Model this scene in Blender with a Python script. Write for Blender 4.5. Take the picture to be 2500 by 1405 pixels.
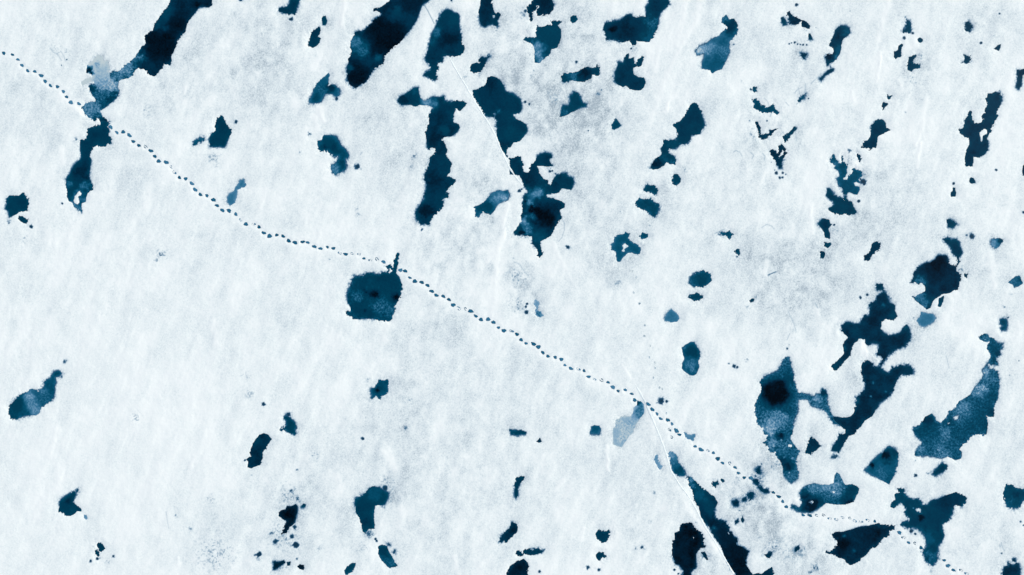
import bpy, math, random
import numpy as np
R = math.radians
sc = bpy.context.scene
for o in list(bpy.data.objects): bpy.data.objects.remove(o)
C = sc.collection

# ---------------------------------------------------------------- camera (drone looking straight down)
S = 0.03                                  # metres per photo pixel
W, H = 2500.0, 1405.0
cam = bpy.data.cameras.new('camera'); co = bpy.data.objects.new('camera', cam); C.objects.link(co)
cam.lens = 24; cam.sensor_width = 36; cam.clip_end = 5000; cam.clip_start = 0.5
co.location = (0, 0, W * S / 2 / (18 / 24)); co.rotation_euler = (0, 0, 0)
sc.camera = co

# ---------------------------------------------------------------- sky, sun, exposure
SUN_EL, SUN_AZ = 38.0, 62.0               # azimuth clockwise from +Y (top of the picture)
world = bpy.data.worlds.new('World'); sc.world = world; world.use_nodes = True
nt = world.node_tree; bg = nt.nodes['Background']
sky = nt.nodes.new('ShaderNodeTexSky'); sky.sky_type = 'NISHITA'; sky.sun_disc = False
sky.sun_elevation = R(SUN_EL); sky.sun_rotation = R(SUN_AZ)
nt.links.new(sky.outputs[0], bg.inputs[0]); bg.inputs[1].default_value = 0.08
sl = bpy.data.lights.new('sun', 'SUN'); sl.energy = 1.5; sl.angle = R(12); sl.color = (0.99, 0.975, 0.775)
so = bpy.data.objects.new('sun', sl); C.objects.link(so)
so.rotation_euler = (R(90 - SUN_EL), 0, R(-SUN_AZ + 180)); so.location = (20, 20, 40)
sc.view_settings.view_transform = 'Standard'; sc.view_settings.look = 'None'
sc.view_settings.exposure = 0.93; sc.view_settings.gamma = 1
sc.render.film_transparent = False

# ---------------------------------------------------------------- traced outlines
# T x y: origin of the strip in photo pixels (numbers below are quarter pixels); P pond, H snow islet in it,
# S slush patch (x y radius strength), F water filled prints, G half filled prints
DATA = '''
T 0 0
P lead
1670,-20 1655,30 1640,60 1600,100 1575,140 1540,190 1510,220 1500,260 1490,300 1460,310 1440,335 1405,350 1415,380 1420,420 1410,440 1380,455 1360,490 1330,535 1310,570 1260,610 1215,640 1180,680 1160,700 1110,695 1070,720 1055,740 1060,770 1030,800 980,830 940,850 900,825 870,835 870,870 900,930 930,970 930,990 870,1000 825,1020 795,1045 815,1090 845,1130 900,1170 925,1175 945,1150 975,1180 1000,1205 1060,1195 1030,1160 990,1140 975,1085 1020,1050 1060,1015 1110,970 1140,930 1150,880 1145,830 1150,790 1190,770 1250,765 1290,730 1310,690 1350,665 1390,675 1430,690 1440,715 1490,740 1515,738 1545,695 1580,665 1600,630 1640,625 1660,640 1670,590 1665,550 1685,520 1700,480 1715,430 1735,380 1770,340 1810,305 1820,250 1840,200 1870,160 1900,120 1940,65 1990,65 2030,70 2060,55 2070,20 2060,-20
P neck
985,1150 1030,1160 1060,1200 1045,1240 1058,1280 1055,1330 1085,1370 1080,1395 1040,1400 1030,1430 780,1430 785,1370 845,1365 850,1320 850,1260 890,1240 975,1215
F 35,520 120,535 175,583 215,640 270,693 340,700 402,740 440,795 492,838 560,848 618,895 650,948 692,1002 770,1015 1080,1243 1140,1295 1203,1290 1263,1323 1300,1383
P bottle
2120,1155 2150,1130 2185,1140 2195,1190 2215,1240 2265,1275 2240,1330 2210,1380 2190,1430 2050,1430 2045,1350 2060,1310 2105,1275 2105,1210
P comma
1955,1345 1995,1350 1960,1385 1920,1400 1880,1404 1900,1385
S 2305,1195 20 .8
S 860,670 14 .9
S 850,705 10 .8
S 905,860 60 .75
S 650,585 9 .9
S 600,640 9 .6
S 950,640 90 .42
S 970,560 35 .4
S 1040,610 25 .4
S 540,500 70 .22
S 640,500 30 .22
S 1000,740 90 .3
S 1430,1075 60 .25
S 740,1370 30 .35
S 2350,-5 25 .7
T 625 0
P wye
340,-15 325,40 300,70 265,75 225,85 225,115 270,130 330,140 378,135 385,80 405,40 420,-15
S 345,188 25 .7
P bead
650,165 680,155 688,200 680,245 650,245 640,200
P bean
575,285 610,265 628,290 615,340 600,355 630,375 615,420 580,450 545,460 515,445 510,400 530,360 550,310
P great
1340,-20 1300,10 1260,40 1220,65 1195,75 1150,85 1150,110 1190,112 1225,125 1222,150 1190,175 1165,185 1140,205 1135,230 1095,255 1060,290 1020,310 990,310 965,320 945,370 920,420 918,460 930,500 920,550 895,575 905,610 890,660 890,720 888,780 910,800 930,835 955,855 985,845 1020,820 1060,800 1095,765 1120,720 1140,675 1190,655 1230,625 1255,590 1250,550 1290,505 1340,460 1390,425 1430,385 1450,350 1490,300 1530,250 1560,200 1580,150 1595,100 1610,60 1640,30 1680,5 1700,-20
P anvil
1870,95 1900,105 1930,130 1965,135 1980,165 1975,230 1990,290 2000,370 2005,420 2030,450 2030,500 1990,540 1940,552 1900,545 1865,538 1830,548 1820,600 1760,605 1770,640 1785,665 1755,700 1760,740 1775,760 1750,785 1715,770 1690,755 1640,735 1660,710 1700,690 1710,660 1700,620 1665,600 1655,570 1680,520 1690,470 1700,400 1720,330 1750,280 1765,240 1775,200 1800,150 1830,115
P tooth
2190,-20 2185,50 2175,120 2185,200 2200,240 2235,260 2260,240 2310,230 2340,250 2365,250 2350,200 2370,180 2390,140 2365,120 2340,140 2320,100 2300,30 2310,-20
H tooth
2305,150 2335,145 2335,180 2310,180
S 1910,5 15 .8
P spud
2095,650 2110,625 2150,615 2190,620 2175,590 2190,560 2225,570 2255,560 2280,545 2250,590 2215,660 2190,700 2130,715 2095,690
S 2190,725 30 .35
P arrow
555,870 590,820 640,770 690,730 705,710 720,735 705,760 705,820 690,850 735,830 770,840 810,880 815,920 775,945 755,915 700,910 670,915 650,950 630,990 570,1005 520,1000 525,965 550,945 560,910
S 785,960 25 .6
P cross
1385,990 1400,950 1450,930 1500,890 1540,860 1580,860 1590,920 1610,970 1640,995 1690,970 1730,950 1800,955 1830,945 1840,990 1880,1000 1930,990 1960,985 2010,990 2055,1010 2040,1035 1990,1080 1945,1060 1930,1110 1915,1170 1925,1195 1975,1215 1990,1250 1950,1300 1900,1330 1840,1335 1815,1355 1820,1440 1670,1440 1665,1350 1655,1290 1680,1220 1690,1130 1710,1080 1735,1050 1700,1025 1640,1030 1600,1020 1560,1040 1520,1025 1470,1020 1420,1025
P ridgepond
2115,890 2160,870 2210,850 2245,830 2250,760 2290,745 2340,755 2380,780 2420,840 2430,890 2470,910 2500,915 2540,940 2575,970 2590,1020 2585,1080 2560,1105 2510,1115 2530,1160 2580,1180 2640,1220 2650,1280 2610,1340 2580,1375 2510,1395 2480,1440 2385,1440 2370,1380 2355,1330 2350,1250 2350,1170 2330,1140 2270,1140 2245,1130 2200,1060 2160,1000 2130,940
H ridgepond
2310,1110 2330,1095 2350,1115 2335,1135
P snail
600,1430 610,1395 640,1370 660,1320 740,1320 785,1345 800,1404 800,1430
S 525,1310 25 .5
S 2040,750 30 .4
S 170,620 30 .2
S 2345,300 8 .6
T 1250 0
P lace
200,-10 185,40 145,65 150,110 165,150 185,200 210,195 205,165 200,120 240,95 245,150 290,150 330,130 365,135 400,90 410,40 375,-15
H lace
245,60 270,45 265,80 245,85
S 130,110 25 .6
P kite
385,200 430,205 470,195 480,215 460,240 440,240 475,285 480,350 470,400 440,460 385,480 370,530 330,560 290,590 275,610 225,610 220,570 225,500 215,450 200,430 150,405 105,390 130,365 180,375 235,370 240,300 245,250 290,265 350,245 395,250
P dot
570,170 600,148 630,155 640,190 620,220 590,222 570,200
P boot
900,250 920,225 1000,210 1060,200 1120,150 1160,140 1185,165 1230,165 1310,165 1315,110 1310,70 1340,30 1345,-20 1515,-20 1530,40 1490,80 1450,120 1430,170 1425,230 1405,300 1380,360 1340,410 1300,405 1240,400 1215,395 1210,440 1180,440 1150,395 1090,410 1040,400 1000,385 925,380 920,330 895,290
S 1165,475 12 .8
P claw
1120,515 1140,530 1145,570 1185,570 1190,625 1215,630 1230,590 1270,550 1285,560 1275,630 1190,660 1175,680 1190,730 1230,755 1290,760 1305,800 1290,850 1260,880 1200,880 1150,865 1115,830 1090,850 1040,830 1005,790 1010,710 1035,650 1040,605 1090,620 1100,560
S 985,745 18 .5
P fish
480,745 510,705 540,715 610,710 660,695 710,655 780,665 800,660 830,640 855,660 850,730 830,735 790,730 760,775 700,800 640,795 610,785 560,790 520,805 485,795
S 630,605 20 .7
S 840,920 30 .5
S 870,880 15 .5
S 190,740 20 .4
S 210,690 10 .5
P fin
605,900 640,905 665,960 690,1010 730,1020 720,1040 680,1040 640,1070 580,1095 520,1130 470,1140 480,1090 500,1030 550,1040 570,1000 570,950
S 130,995 18 .7
S 170,1015 16 .7
S 745,1278 12 .8
P leaf
1015,1155 1040,1190 1065,1225 1040,1245 1000,1270 975,1255 980,1220 995,1190
P sail
1770,1000 1805,1005 1840,1080 1860,1150 1880,1220 1850,1270 1840,1310 1760,1315 1735,1350 1715,1395 1640,1400 1600,1450 1480,1450 1510,1404 1580,1380 1620,1350 1620,1300 1600,1250 1570,1220 1630,1190 1690,1130 1720,1070 1745,1015
P bird
1800,500 1840,455 1900,430 1960,385 2030,350 2040,320 2090,285 2110,260 2080,240 2045,215 2055,170 2095,145 2120,190 2170,180 2200,240 2205,320 2165,360 2125,400 2120,470 2110,540 2085,600 2050,675 2000,690 1955,715 1940,685 1860,670 1860,620 1880,570 1890,510 1850,520 1815,530
S 2168,438 12 .5
S 2335,872 12 1
P pip
2360,850 2392,852 2392,890 2372,898 2356,880
S 2240,800 25 .25
P hook
2350,975 2390,970 2430,1020 2480,1050 2500,1045 2540,1030 2555,1000 2568,1060 2612,1100 2590,1115 2550,1090 2500,1098 2440,1090 2400,1075 2360,1050 2370,1020
P wisp
2375,1190 2400,1190 2425,1250 2430,1310 2460,1325 2500,1300 2540,1275 2600,1255 2560,1285 2500,1345 2450,1360 2415,1330 2415,1280 2390,1230
S 2320,1185 18 .4
S 2490,1185 10 .7
T 1875 0
P lizard
195,130 215,115 250,160 300,180 340,200 380,215 415,255 405,278 335,260 330,205 310,225 270,240 220,230 200,190
P seed
135,175 155,170 182,235 160,240 140,215
P crumb
400,322 420,335 432,382 405,382 400,350
S 280,45 16 .9
S 230,420 10 .9
S 262,415 12 .9
S 290,432 9 .8
S 318,436 9 .8
S 345,438 10 .9
S 380,438 12 .9
S 210,430 8 .8
S 470,270 8 .5
S 470,100 1 .2
P chip
322,518 380,530 365,570 340,555
P sock
705,255 750,255 795,275 800,310 780,345 740,370 720,420 715,470 700,530 670,575 640,600 600,620 582,640 565,560 590,530 640,525 655,480 630,455 600,440 620,390 650,340 660,295
P worm
505,770 525,788 560,735 640,692 642,670 590,690 565,715 540,745 520,762
S 610,655 25 .4
P spine
1360,200 1380,205 1397,260 1392,322 1378,320 1372,290 1330,325 1318,305 1358,270
S 1333,370 20 .7
S 1340,170 20 .4
S 1415,325 14 .8
P peg
1275,450 1310,420 1325,435 1305,480 1300,540 1250,575 1228,550 1240,510 1275,485
P spot
1468,380 1490,368 1515,385 1512,408 1490,418 1470,402
P glove
1375,560 1405,550 1440,540 1450,515 1444,560 1420,580 1425,615 1480,620 1490,660 1420,670 1410,700 1380,695 1362,650 1370,605 1385,590
P acorn
1930,225 1960,210 1995,260 1970,310 1940,295
P quad
1915,540 1985,545 1980,590 1950,615 1902,608 1925,575
P crab
2212,475 2250,440 2278,432 2272,465 2260,495 2235,485
S 2082,420 14 .9
S 2265,133 10 .8
S 2205,350 12 .3
S 800,110 10 .4
P dagger
2440,690 2500,675 2520,690 2490,740 2475,830 2450,870 2430,850 2445,780
P nub
1165,918 1185,935 1210,940 1200,968 1172,962
P star
1120,1000 1150,1005 1190,1015 1150,1045 1125,1062 1115,1040
P balloon
1000,1260 1020,1220 1040,1190 1080,1165 1130,1170 1150,1200 1160,1250 1200,1270 1150,1290 1120,1310 1075,1330 1065,1404 1060,1440 920,1440 950,1404 1000,1345 1010,1310
P anchor
2150,915 2265,905 2275,960 2270,1020 2240,1080 2245,1140 2205,1200 2190,1260 2165,1310 2140,1350 2155,1404 2150,1440 1975,1440 1975,1404 1970,1350 1930,1340 1880,1295 1870,1270 1920,1250 1930,1180 1960,1130 1970,1075 1995,1090 1990,1170 2020,1200 2090,1195 2115,1160 2085,1140 2120,1100 2150,1000 2130,970
H anchor
2070,1300 2110,1260 2145,1270 2145,1310 2105,1325 2100,1390 2082,1385 2070,1330
P lash
365,915 345,965 303,988 320,960 345,940
P blade
145,1345 190,1310 260,1240 275,1250 250,1300 180,1385 160,1380
S 395,965 9 .7
S 20,1280 14 .8
S 295,860 8 .5
S 1340,1100 12 .4
S 1910,225 18 .3
T 0 351
P neck
780,-30 780,60 790,110 785,155 740,190 700,245 685,290 645,350 640,410 655,470 650,520 670,560 700,570 720,620 790,662 785,610 800,580 830,570 840,500 865,465 900,455 900,420 895,395 870,360 860,320 870,230 885,155 870,130 890,70 905,35 960,0 1030,-30
P neck
1030,-40 1045,-5 1065,3 1080,-5 1085,-30
H neck
775,462 795,480 790,505 765,520 775,570 760,595 730,590 708,560 720,520 750,480
S 845,130 10 .05
F 1355,18 1472,70 1512,125 1550,172 1622,183 1752,332 1812,343 1874,390 1905,450 1957,498 2020,508 2085,550 2118,605 2172,652 2235,655 2303,690 2402,787
G 1422,32 1672,228 1705,280 2350,745 2478,785
P tile
65,540 90,510 180,510 215,487 240,500 270,545 270,620 260,655 185,665 150,690 90,715 80,660 55,640
P pill
175,735 180,708 210,712 260,745 272,780 240,782 200,762
S 300,812 22 .7
S 608,585 14 .75
S 85,770 30 .4
P match
2320,385 2340,360 2375,358 2397,385 2395,415 2350,435 2315,450 2310,510 2290,580 2240,602 2222,570 2218,530 2240,490 2280,465 2290,430 2310,410
S 2090,150 70 .32
S 1580,1080 60 .35
S 1545,1140 40 .25
S 250,930 60 .2
P comma
1880,0 1895,-10 1920,0 1885,25
P bottle
2050,-10 2190,-10 2160,20 2115,33 2075,20
T 625 351
P snail
600,-30 600,55 640,72 700,75 730,105 770,125 800,118 808,150 800,180 740,205 730,240 745,280 780,300 835,275 870,230 875,190 865,155 895,140 900,110 870,60 820,15 800,-30
S 990,225 32 .75
S 1540,125 40 .4
S 1520,230 25 .3
S 425,80 20 .25
S 980,635 35 .3
S 985,700 35 .3
S 720,1130 25 .3
P cross
1670,-30 1670,20 1690,55 1720,38 1760,45 1750,90 1700,140 1680,190 1670,250 1650,300 1650,345 1670,390 1665,460 1640,520 1630,570 1590,620 1560,670 1565,730 1610,780 1665,780 1685,795 1690,760 1720,720 1770,670 1800,635 1835,610 1830,575 1820,545 1850,520 1875,525 1885,490 1850,480 1845,465 1880,440 1905,410 1945,380 1940,350 1890,330 1860,320 1865,300 1895,285 1895,240 1912,200 1880,150 1860,130 1860,50 1840,5 1820,-30
S 1620,840 20 .5
P slipper
2135,625 2170,600 2200,590 2240,560 2280,520 2300,490 2370,455 2410,470 2455,458 2468,500 2460,545 2400,565 2350,600 2335,645 2290,695 2240,680 2215,660 2190,690 2180,715 2140,710 2145,660
P paved
1360,1090 1375,1067 1395,1080 1390,1140 1375,1230 1365,1270 1400,1310 1415,1350 1425,1430 925,1430 935,1350 955,1300 1050,1300 1080,1268 1120,1268 1190,1285 1250,1258 1300,1268 1330,1245 1345,1200 1350,1140
P paved
1270,1200 1300,1190 1345,1215 1330,1240 1310,1225 1290,1245 1285,1225
F 30,815 75,872 132,903 203,893 265,905 320,950 380,967 455,960 505,966 570,1006 630,1025 697,1010 755,1023 875,1080 1055,1122 1245,1155 1410,1236 1458,1245 1502,1310 1552,1345 1618,1355 1675,1385
G 817,1067 940,1073 1005,1078 1115,1140 1182,1130
P chain
2370,-30 2370,15 2410,70 2440,115 2490,170 2500,200 2480,250 2475,275 2500,300 2540,300 2560,270 2560,160 2500,150 2460,140 2445,110 2450,60 2480,10 2490,-30
T 1250 351
P chain
-20,150 25,140 50,120 80,130 85,165 105,200 105,280 170,275 180,215 230,170 245,120 320,90 380,105 390,135 360,150 370,185 400,215 340,225 300,215 240,215 260,250 265,290 310,350 360,360 345,395 380,405 395,360 440,310 470,300 530,290 545,320 595,340 600,380 580,450 545,445 485,435 460,475 400,485 330,500 345,520 400,535 460,555 515,585 510,620 470,650 485,720 440,780 400,850 380,900 310,940 275,960 280,1020 295,1070 270,1115 245,1090 260,1060 225,1010 200,970 190,910 130,895 75,890 25,885 25,860 75,790 100,765 90,710 105,660 100,600 120,520 150,480 150,450 120,420 110,375 70,310 20,290 -20,300
S 70,460 22 .75
S 95,445 12 .7
S 370,270 14 .75
S 395,265 10 .85
S 425,295 10 .85
S 545,1010 26 .75
S 15,1120 18 .4
P sail
1480,20 1530,-5 1610,-20 1640,0 1580,20 1550,15 1545,45 1525,70 1530,95 1580,120 1600,155 1595,205 1540,195 1510,180 1490,210 1440,240 1380,250 1355,235 1370,200 1400,150 1460,110 1465,90 1455,50
P sail
1480,-30 1480,30 1550,10 1620,-10 1660,-40
P egg
1570,330 1590,298 1620,300 1650,345 1645,375 1600,412 1580,410 1570,365
P brow
1290,440 1320,405 1380,410 1420,440 1425,475 1405,498 1370,480 1290,465
P pillow
1210,580 1245,530 1320,545 1355,530 1385,570 1435,600 1430,650 1405,705 1370,705 1335,680 1300,650 1260,630 1215,610
P ringpond
970,970 1000,965 1005,910 1040,895 1080,890 1110,868 1145,885 1135,920 1160,960 1220,985 1255,1020 1250,1070 1220,1078 1160,1060 1120,1075 1080,1115 1055,1155 1030,1155 1015,1080 1010,1045 975,1035
H ringpond
1070,990 1110,970 1140,1000 1110,1020 1105,1055 1075,1062 1080,1030
P pebble
1242,905 1280,877 1325,882 1330,910 1290,935
S 1690,250 30 .3
S 1345,800 16 .35
P bat
2035,875 2070,862 2120,855 2160,885 2120,935 2105,905 2060,895
P bit
2175,1045 2220,1035 2230,1080 2215,1092 2195,1070
S 2200,1105 12 .8
P loaf
1735,1360 1745,1310 1780,1280 1820,1260 1860,1240 1910,1255 1945,1290 1952,1340 1920,1370 1880,1398 1780,1395
S 1030,1365 50 .3
S 80,1370 60 .25
S 60,1180 14 .3
S 1060,660 12 .3
T 1875 351
P vee
20,65 60,60 100,95 115,25 135,10 155,35 185,70 180,100 150,140 130,180 130,240 115,240 105,210 80,205 90,180 60,130 30,100
H vee
140,55 160,75 150,100 115,145 105,140 120,95
S 82,288 16 .9
S 145,285 13 .8
S 175,300 8 .8
S 115,335 14 .8
S 140,330 12 .8
S 68,258 7 .7
S 35,180 8 .6
P balloon
940,-30 942,35 965,45 990,35 1000,60 1020,40 1028,-30
S 800,70 35 .5
P dash
870,92 900,105 915,160 900,178 885,150
P map
640,105 660,120 680,170 690,195 720,195 715,140 730,125 740,180 775,195 775,230 765,255 775,280 760,310 735,350 780,360 790,315 825,290 830,255 860,250 920,275 910,320 890,350 900,390 870,375 840,385 850,415 895,420 900,450 875,495 835,490 800,470 775,475 765,510 770,545 745,545 760,510 745,460 725,420 690,390 670,345 705,320 700,290 690,260 650,240 665,215 640,190 612,180 620,140
S 930,370 35 .75
S 905,345 14 .9
S 940,395 14 .9
P mapfoot
580,435 600,440 640,490 680,530 750,545 790,560 820,565 840,620 865,660 835,698 800,695 750,685 705,697 650,680 600,650 590,635 640,615 645,570 610,540 570,510 582,480
S 885,560 18 .85
P boomerang
500,780 540,730 600,745 605,780 625,790 590,835 605,880 608,930 560,915 555,870 530,835 505,800
S 650,792 14 .9
P boomtail
555,962 590,970 620,965 615,990 585,1020 555,1000
P button
515,1060 545,1048 562,1075 550,1120 518,1115
P anchor
1975,-30 1970,10 1945,60 1930,140 1935,220 2000,220 2010,180 2010,125 2070,135 2110,110 2150,60 2155,-30
P olive
1970,345 1990,330 2020,345 2030,385 1990,390 1972,370
S 2228,260 14 .7
S 1812,390 14 .9
P pawn
1810,432 1828,435 1838,480 1835,518 1795,515 1788,485 1808,465
P rock
1748,745 1780,740 1820,765 1838,790 1800,820 1765,815
S 1940,895 25 .5
S 1990,905 35 .65
P thumb
2195,940 2240,928 2280,927 2302,955 2260,1000 2230,1025 2200,1000 2180,980
P bigtail
1722,935 1750,918 1795,945 1840,935 1868,965 1870,1000 1895,1060 1875,1100 1878,1150 1850,1200 1830,1195 1852,1160 1850,1110 1810,1070 1805,1040 1780,1000
P bigpond
1660,1095 1745,1097 1760,1140 1790,1185 1840,1200 1860,1255 1887,1290 1880,1340 1855,1430 1560,1430 1520,1370 1500,1355 1475,1372 1440,1350 1395,1360 1420,1320 1425,1280 1470,1210 1550,1165 1590,1165 1640,1130
S 1415,1350 20 .6
P key
1925,1275 1955,1275 1945,1312 1925,1300
P bowtie
2355,1355 2420,1300 2460,1292 2480,1340 2495,1365 2450,1395 2410,1404 2395,1375
P dumbbell
1020,975 1060,960 1100,975 1105,1020 1060,1050 1010,1100 1000,1135 950,1140 942,1100 990,1070 1015,1020
P pear
1065,1380 1090,1362 1120,1370 1125,1430 1070,1430
P edge
2500,200 2530,200 2530,330 2498,310 2488,260
S 2495,672 14 .8
T 0 702
P seal
525,830 570,818 595,840 575,860 530,880 540,920 525,970 520,1070 490,1110 440,1145 395,1170 380,1230 350,1250 300,1245 240,1252 190,1275 150,1295 125,1295 100,1275 75,1240 85,1160 120,1120 170,1080 210,1040 260,1020 300,998 340,1005 360,1020 400,995 425,970 430,930 480,900 500,870
S 630,725 30 .5
S 600,870 40 .4
S 1330,1270 60 .25
S 2400,860 50 .2
S 2440,1040 60 .18
T 625 702
P paved
1425,-30 1415,30 1400,110 1350,190 1352,240 1330,280 1310,328 1220,325 1100,300 1010,312 945,308 945,285 885,270 875,245 890,232 920,238 925,200 900,150 888,70 900,30 930,-30
F 1715,38 1762,78 1830,88 1885,120 1925,172 2098,233 2146,280 2198,315 2268,312 2320,342 2368,393 2420,423
G 1980,205 2045,210 2490,425
P cog
1165,960 1210,912 1285,910 1290,950 1285,990 1290,1030 1235,1060 1205,1095 1185,1075 1170,1050 1145,1080 1130,1090 1130,1050 1120,1010 1125,990 1160,985
S 72,1143 24 .6
P plume
290,1255 335,1285 375,1325 388,1365 375,1404 370,1440 300,1404 280,1395 235,1398 250,1375 290,1355 295,1310 280,1280
S 315,1245 35 .6
S 1460,1370 35 .45
S 2480,1400 14 .8
S 1490,1110 60 .2
S 1080,910 40 .25
T 1250 702
P lentil
1725,95 1760,68 1800,60 1850,75 1862,95 1840,122 1790,133 1750,120
P mitten
1490,300 1520,250 1555,215 1590,240 1630,280 1635,310 1610,335 1560,340 1500,325
P peanut
1660,590 1700,560 1740,535 1780,535 1800,575 1835,630 1838,690 1825,740 1825,790 1800,850 1760,862 1710,840 1660,790 1665,750 1685,700 1670,640
P cube
2320,130 2345,108 2370,115 2365,135 2335,150
S 2380,90 25 .4
S 2305,190 18 .35
P tadpole
215,155 230,120 250,130 275,150 255,180 250,220 290,255 300,275 270,293 240,270 225,235 235,195
S 150,160 16 .8
S 135,190 14 .7
S 145,245 25 .7
S 60,110 30 .3
S 2170,770 28 .65
S 2120,745 20 .5
S 2200,780 16 .8
S 2290,710 25 .3
S 1460,1110 45 .6
S 1510,1115 18 .7
S 1245,160 12 .6
S 1187,50 10 .3
S 1298,370 12 .3
S 1295,475 14 .5
S 1440,980 12 .4
S 1465,990 8 .35
F 48,458 90,513 137,547 210,553 257,582 302,638 352,673 422,683 482,703 518,760 577,793 705,815 748,873 940,928 985,975 1037,1012 1107,1002 1170,1040 1200,1102 1332,1142 1370,1192 1417,1235 1453,1283 1522,1295 1563,1333 1605,1395
G 650,797 808,900 873,905 0,430 1540,1390
P vial
1225,1110 1260,1115 1285,1145 1292,1200 1280,1245 1240,1290 1200,1370 1180,1430 1000,1430 1005,1370 1020,1310 1050,1270 1090,1258 1165,1265 1185,1220 1190,1180 1225,1150
P thimble
775,1365 805,1348 850,1355 868,1385 850,1430 775,1430
P eye
2540,860 2500,880 2460,890 2415,915 2435,950 2445,990 2420,1050 2400,1100 2375,1130 2385,1180 2375,1230 2395,1270 2395,1320 2425,1360 2470,1380 2540,1430
T 1875 702
P eye
-40,880 0,865 60,840 100,820 145,750 150,710 185,675 205,690 215,750 245,840 245,900 275,960 290,1030 340,1040 400,1055 460,1080 480,1050 520,1045 530,995 560,1010 580,1060 580,1150 600,1200 640,1265 650,1290 700,1350 650,1335 610,1290 590,1240 560,1200 490,1175 430,1155 410,1110 390,1090 300,1095 290,1140 290,1210 250,1300 240,1440 -40,1440
P pear
1060,-30 1065,-10 1120,12 1125,-30
P bigpond
1540,-30 1540,40 1490,65 1440,95 1410,90 1470,150 1520,180 1550,215 1590,200 1610,140 1650,100 1700,70 1790,50 1840,10 1870,-30
P twig
1675,110 1720,85 1720,120 1690,190 1665,185
P potato
1460,330 1490,280 1500,240 1560,255 1620,262 1642,300 1620,335 1560,370 1520,388 1490,370
P fork
1070,90 1135,40 1160,65 1190,150 1240,175 1245,240 1268,285 1225,322 1190,310 1150,305 1110,340 1100,400 1130,450 1180,475 1250,465 1310,440 1320,400 1355,370 1380,395 1380,440 1400,470 1380,530 1330,580 1270,595 1200,640 1160,690 1135,720 1120,740 1100,790 1130,820 1185,845 1220,790 1300,768 1330,770 1375,765 1415,800 1415,845 1360,850 1300,850 1270,890 1245,950 1220,1020 1160,1080 1090,1130 1060,1190 1020,1260 950,1300 910,1360 860,1410 840,1440 760,1440 765,1400 710,1350 640,1300 640,1265 720,1275 800,1270 845,1230 850,1180 870,1130 865,1080 910,1050 955,1000 955,940 930,870 915,800 930,740 970,715 1010,730 1030,775 1070,795 1110,750 1125,700 1110,670 1070,655 1085,620 1092,550 1020,540 980,572 955,550 950,510 900,500 850,545 820,600 805,670 760,710 700,780 660,810 630,790 630,760 690,710 745,655 745,620 735,570 750,530 790,490 720,430 725,380 780,340 840,362 900,360 940,290 1000,270 1000,170 1060,130
S 905,100 18 .7
S 970,72 14 .8
S 190,600 14 .6
S 205,560 12 .5
S 245,420 30 .25
P comet
2060,490 2100,460 2145,458 2165,490 2210,500 2240,545 2290,560 2285,590 2260,620 2265,665 2230,690 2240,750 2200,745 2145,740 2180,690 2170,640 2145,600 2145,560 2175,530 2120,535 2090,515
P comet
2145,755 2145,790 2200,815 2240,825 2255,890 2260,960 2250,1030 2235,1100 2215,1180 2210,1270 2140,1255 2150,1340 2140,1440 1440,1440 1420,1390 1500,1330 1540,1270 1600,1235 1635,1270 1650,1310 1690,1325 1750,1280 1770,1210 1850,1185 1870,1120 1980,1050 2030,980 2090,910 2120,860 2105,815 2135,770
H comet
1800,1270 1860,1235 1885,1245 1860,1300 1815,1320
H comet
1755,1315 1790,1312 1785,1340 1755,1335
P torch
2275,320 2300,308 2330,320 2338,370 2325,410 2290,420 2280,400 2305,380 2275,355
S 2345,298 10 .7
S 2450,718 8 .7
S 2370,60 20 .3
S 2310,190 25 .35
S 2365,858 10 .5
S 1425,300 12 .4
S 1205,110 14 .5
S 2415,0 10 .7
T 0 1053
P vane
755,580 735,620 720,660 705,695 740,730 790,765 788,785 750,780 720,810 680,830 630,825 600,795 568,792 575,740 580,690 600,670 640,640 690,615
P tear
815,820 840,825 848,855 835,868 820,850
P peas
940,1105 985,1095 1015,1125 1018,1155 985,1185 960,1165 948,1135
P peas
915,1180 945,1160 970,1190 965,1235 945,1225
S 945,1248 15 .9
S 885,1268 17 .8
S 1105,1222 17 .8
S 900,1130 30 .2
S 2050,670 60 .25
S 1720,825 30 .3
S 1860,955 30 .25
S 1060,1270 40 .25
S 2455,430 16 .35
S 2390,285 14 .7
S 2100,1200 220 .22
S 2490,1210 20 .5
P jug
2500,75 2530,40 2570,25 2610,35 2648,78 2605,150 2560,210 2550,290 2535,335 2500,345 2450,365 2420,350 2420,300 2400,275 2455,250 2440,215 2470,120
T 625 1053
S 1045,75 22 .7
P bird2
300,735 340,740 385,720 400,735 398,790 385,830 375,890 355,920 320,940 295,1000 250,1005 270,940 300,880 260,860 220,830 218,795 250,775 285,770
P fleck
440,745 460,710 480,725 465,745
S 400,380 20 .45
S 345,580 30 .55
S 300,630 80 .25
S 400,670 50 .35
S 375,940 30 .6
S 160,1000 40 .4
S 190,1080 35 .6
S 350,1030 30 .6
S 390,1110 35 .8
S 340,1080 150 .18
S 30,1200 30 .85
S 20,1240 40 .4
S 400,1250 20 .5
S 400,800 20 .4
P gnat
170,1280 215,1285 245,1275 270,1260 280,1290 240,1315 205,1340 170,1355 175,1310
P gnat2
300,1285 335,1280 330,1315 305,1315
P bug
400,1325 425,1305 465,1315 470,1340 455,1360 425,1350
P foot
970,665 1020,635 1070,605 1095,565 1140,540 1200,555 1250,590 1290,610 1285,650 1250,715 1210,725 1165,730 1150,790 1150,860 1155,930 1140,960 1100,960 1060,990 1040,975 1025,900 1010,850 975,790 968,720
S 1260,560 40 .6
S 1100,1000 60 .45
S 1165,1055 14 .9
S 1180,1070 14 .6
S 1240,740 30 .35
S 1290,500 90 .25
P tongue
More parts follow.
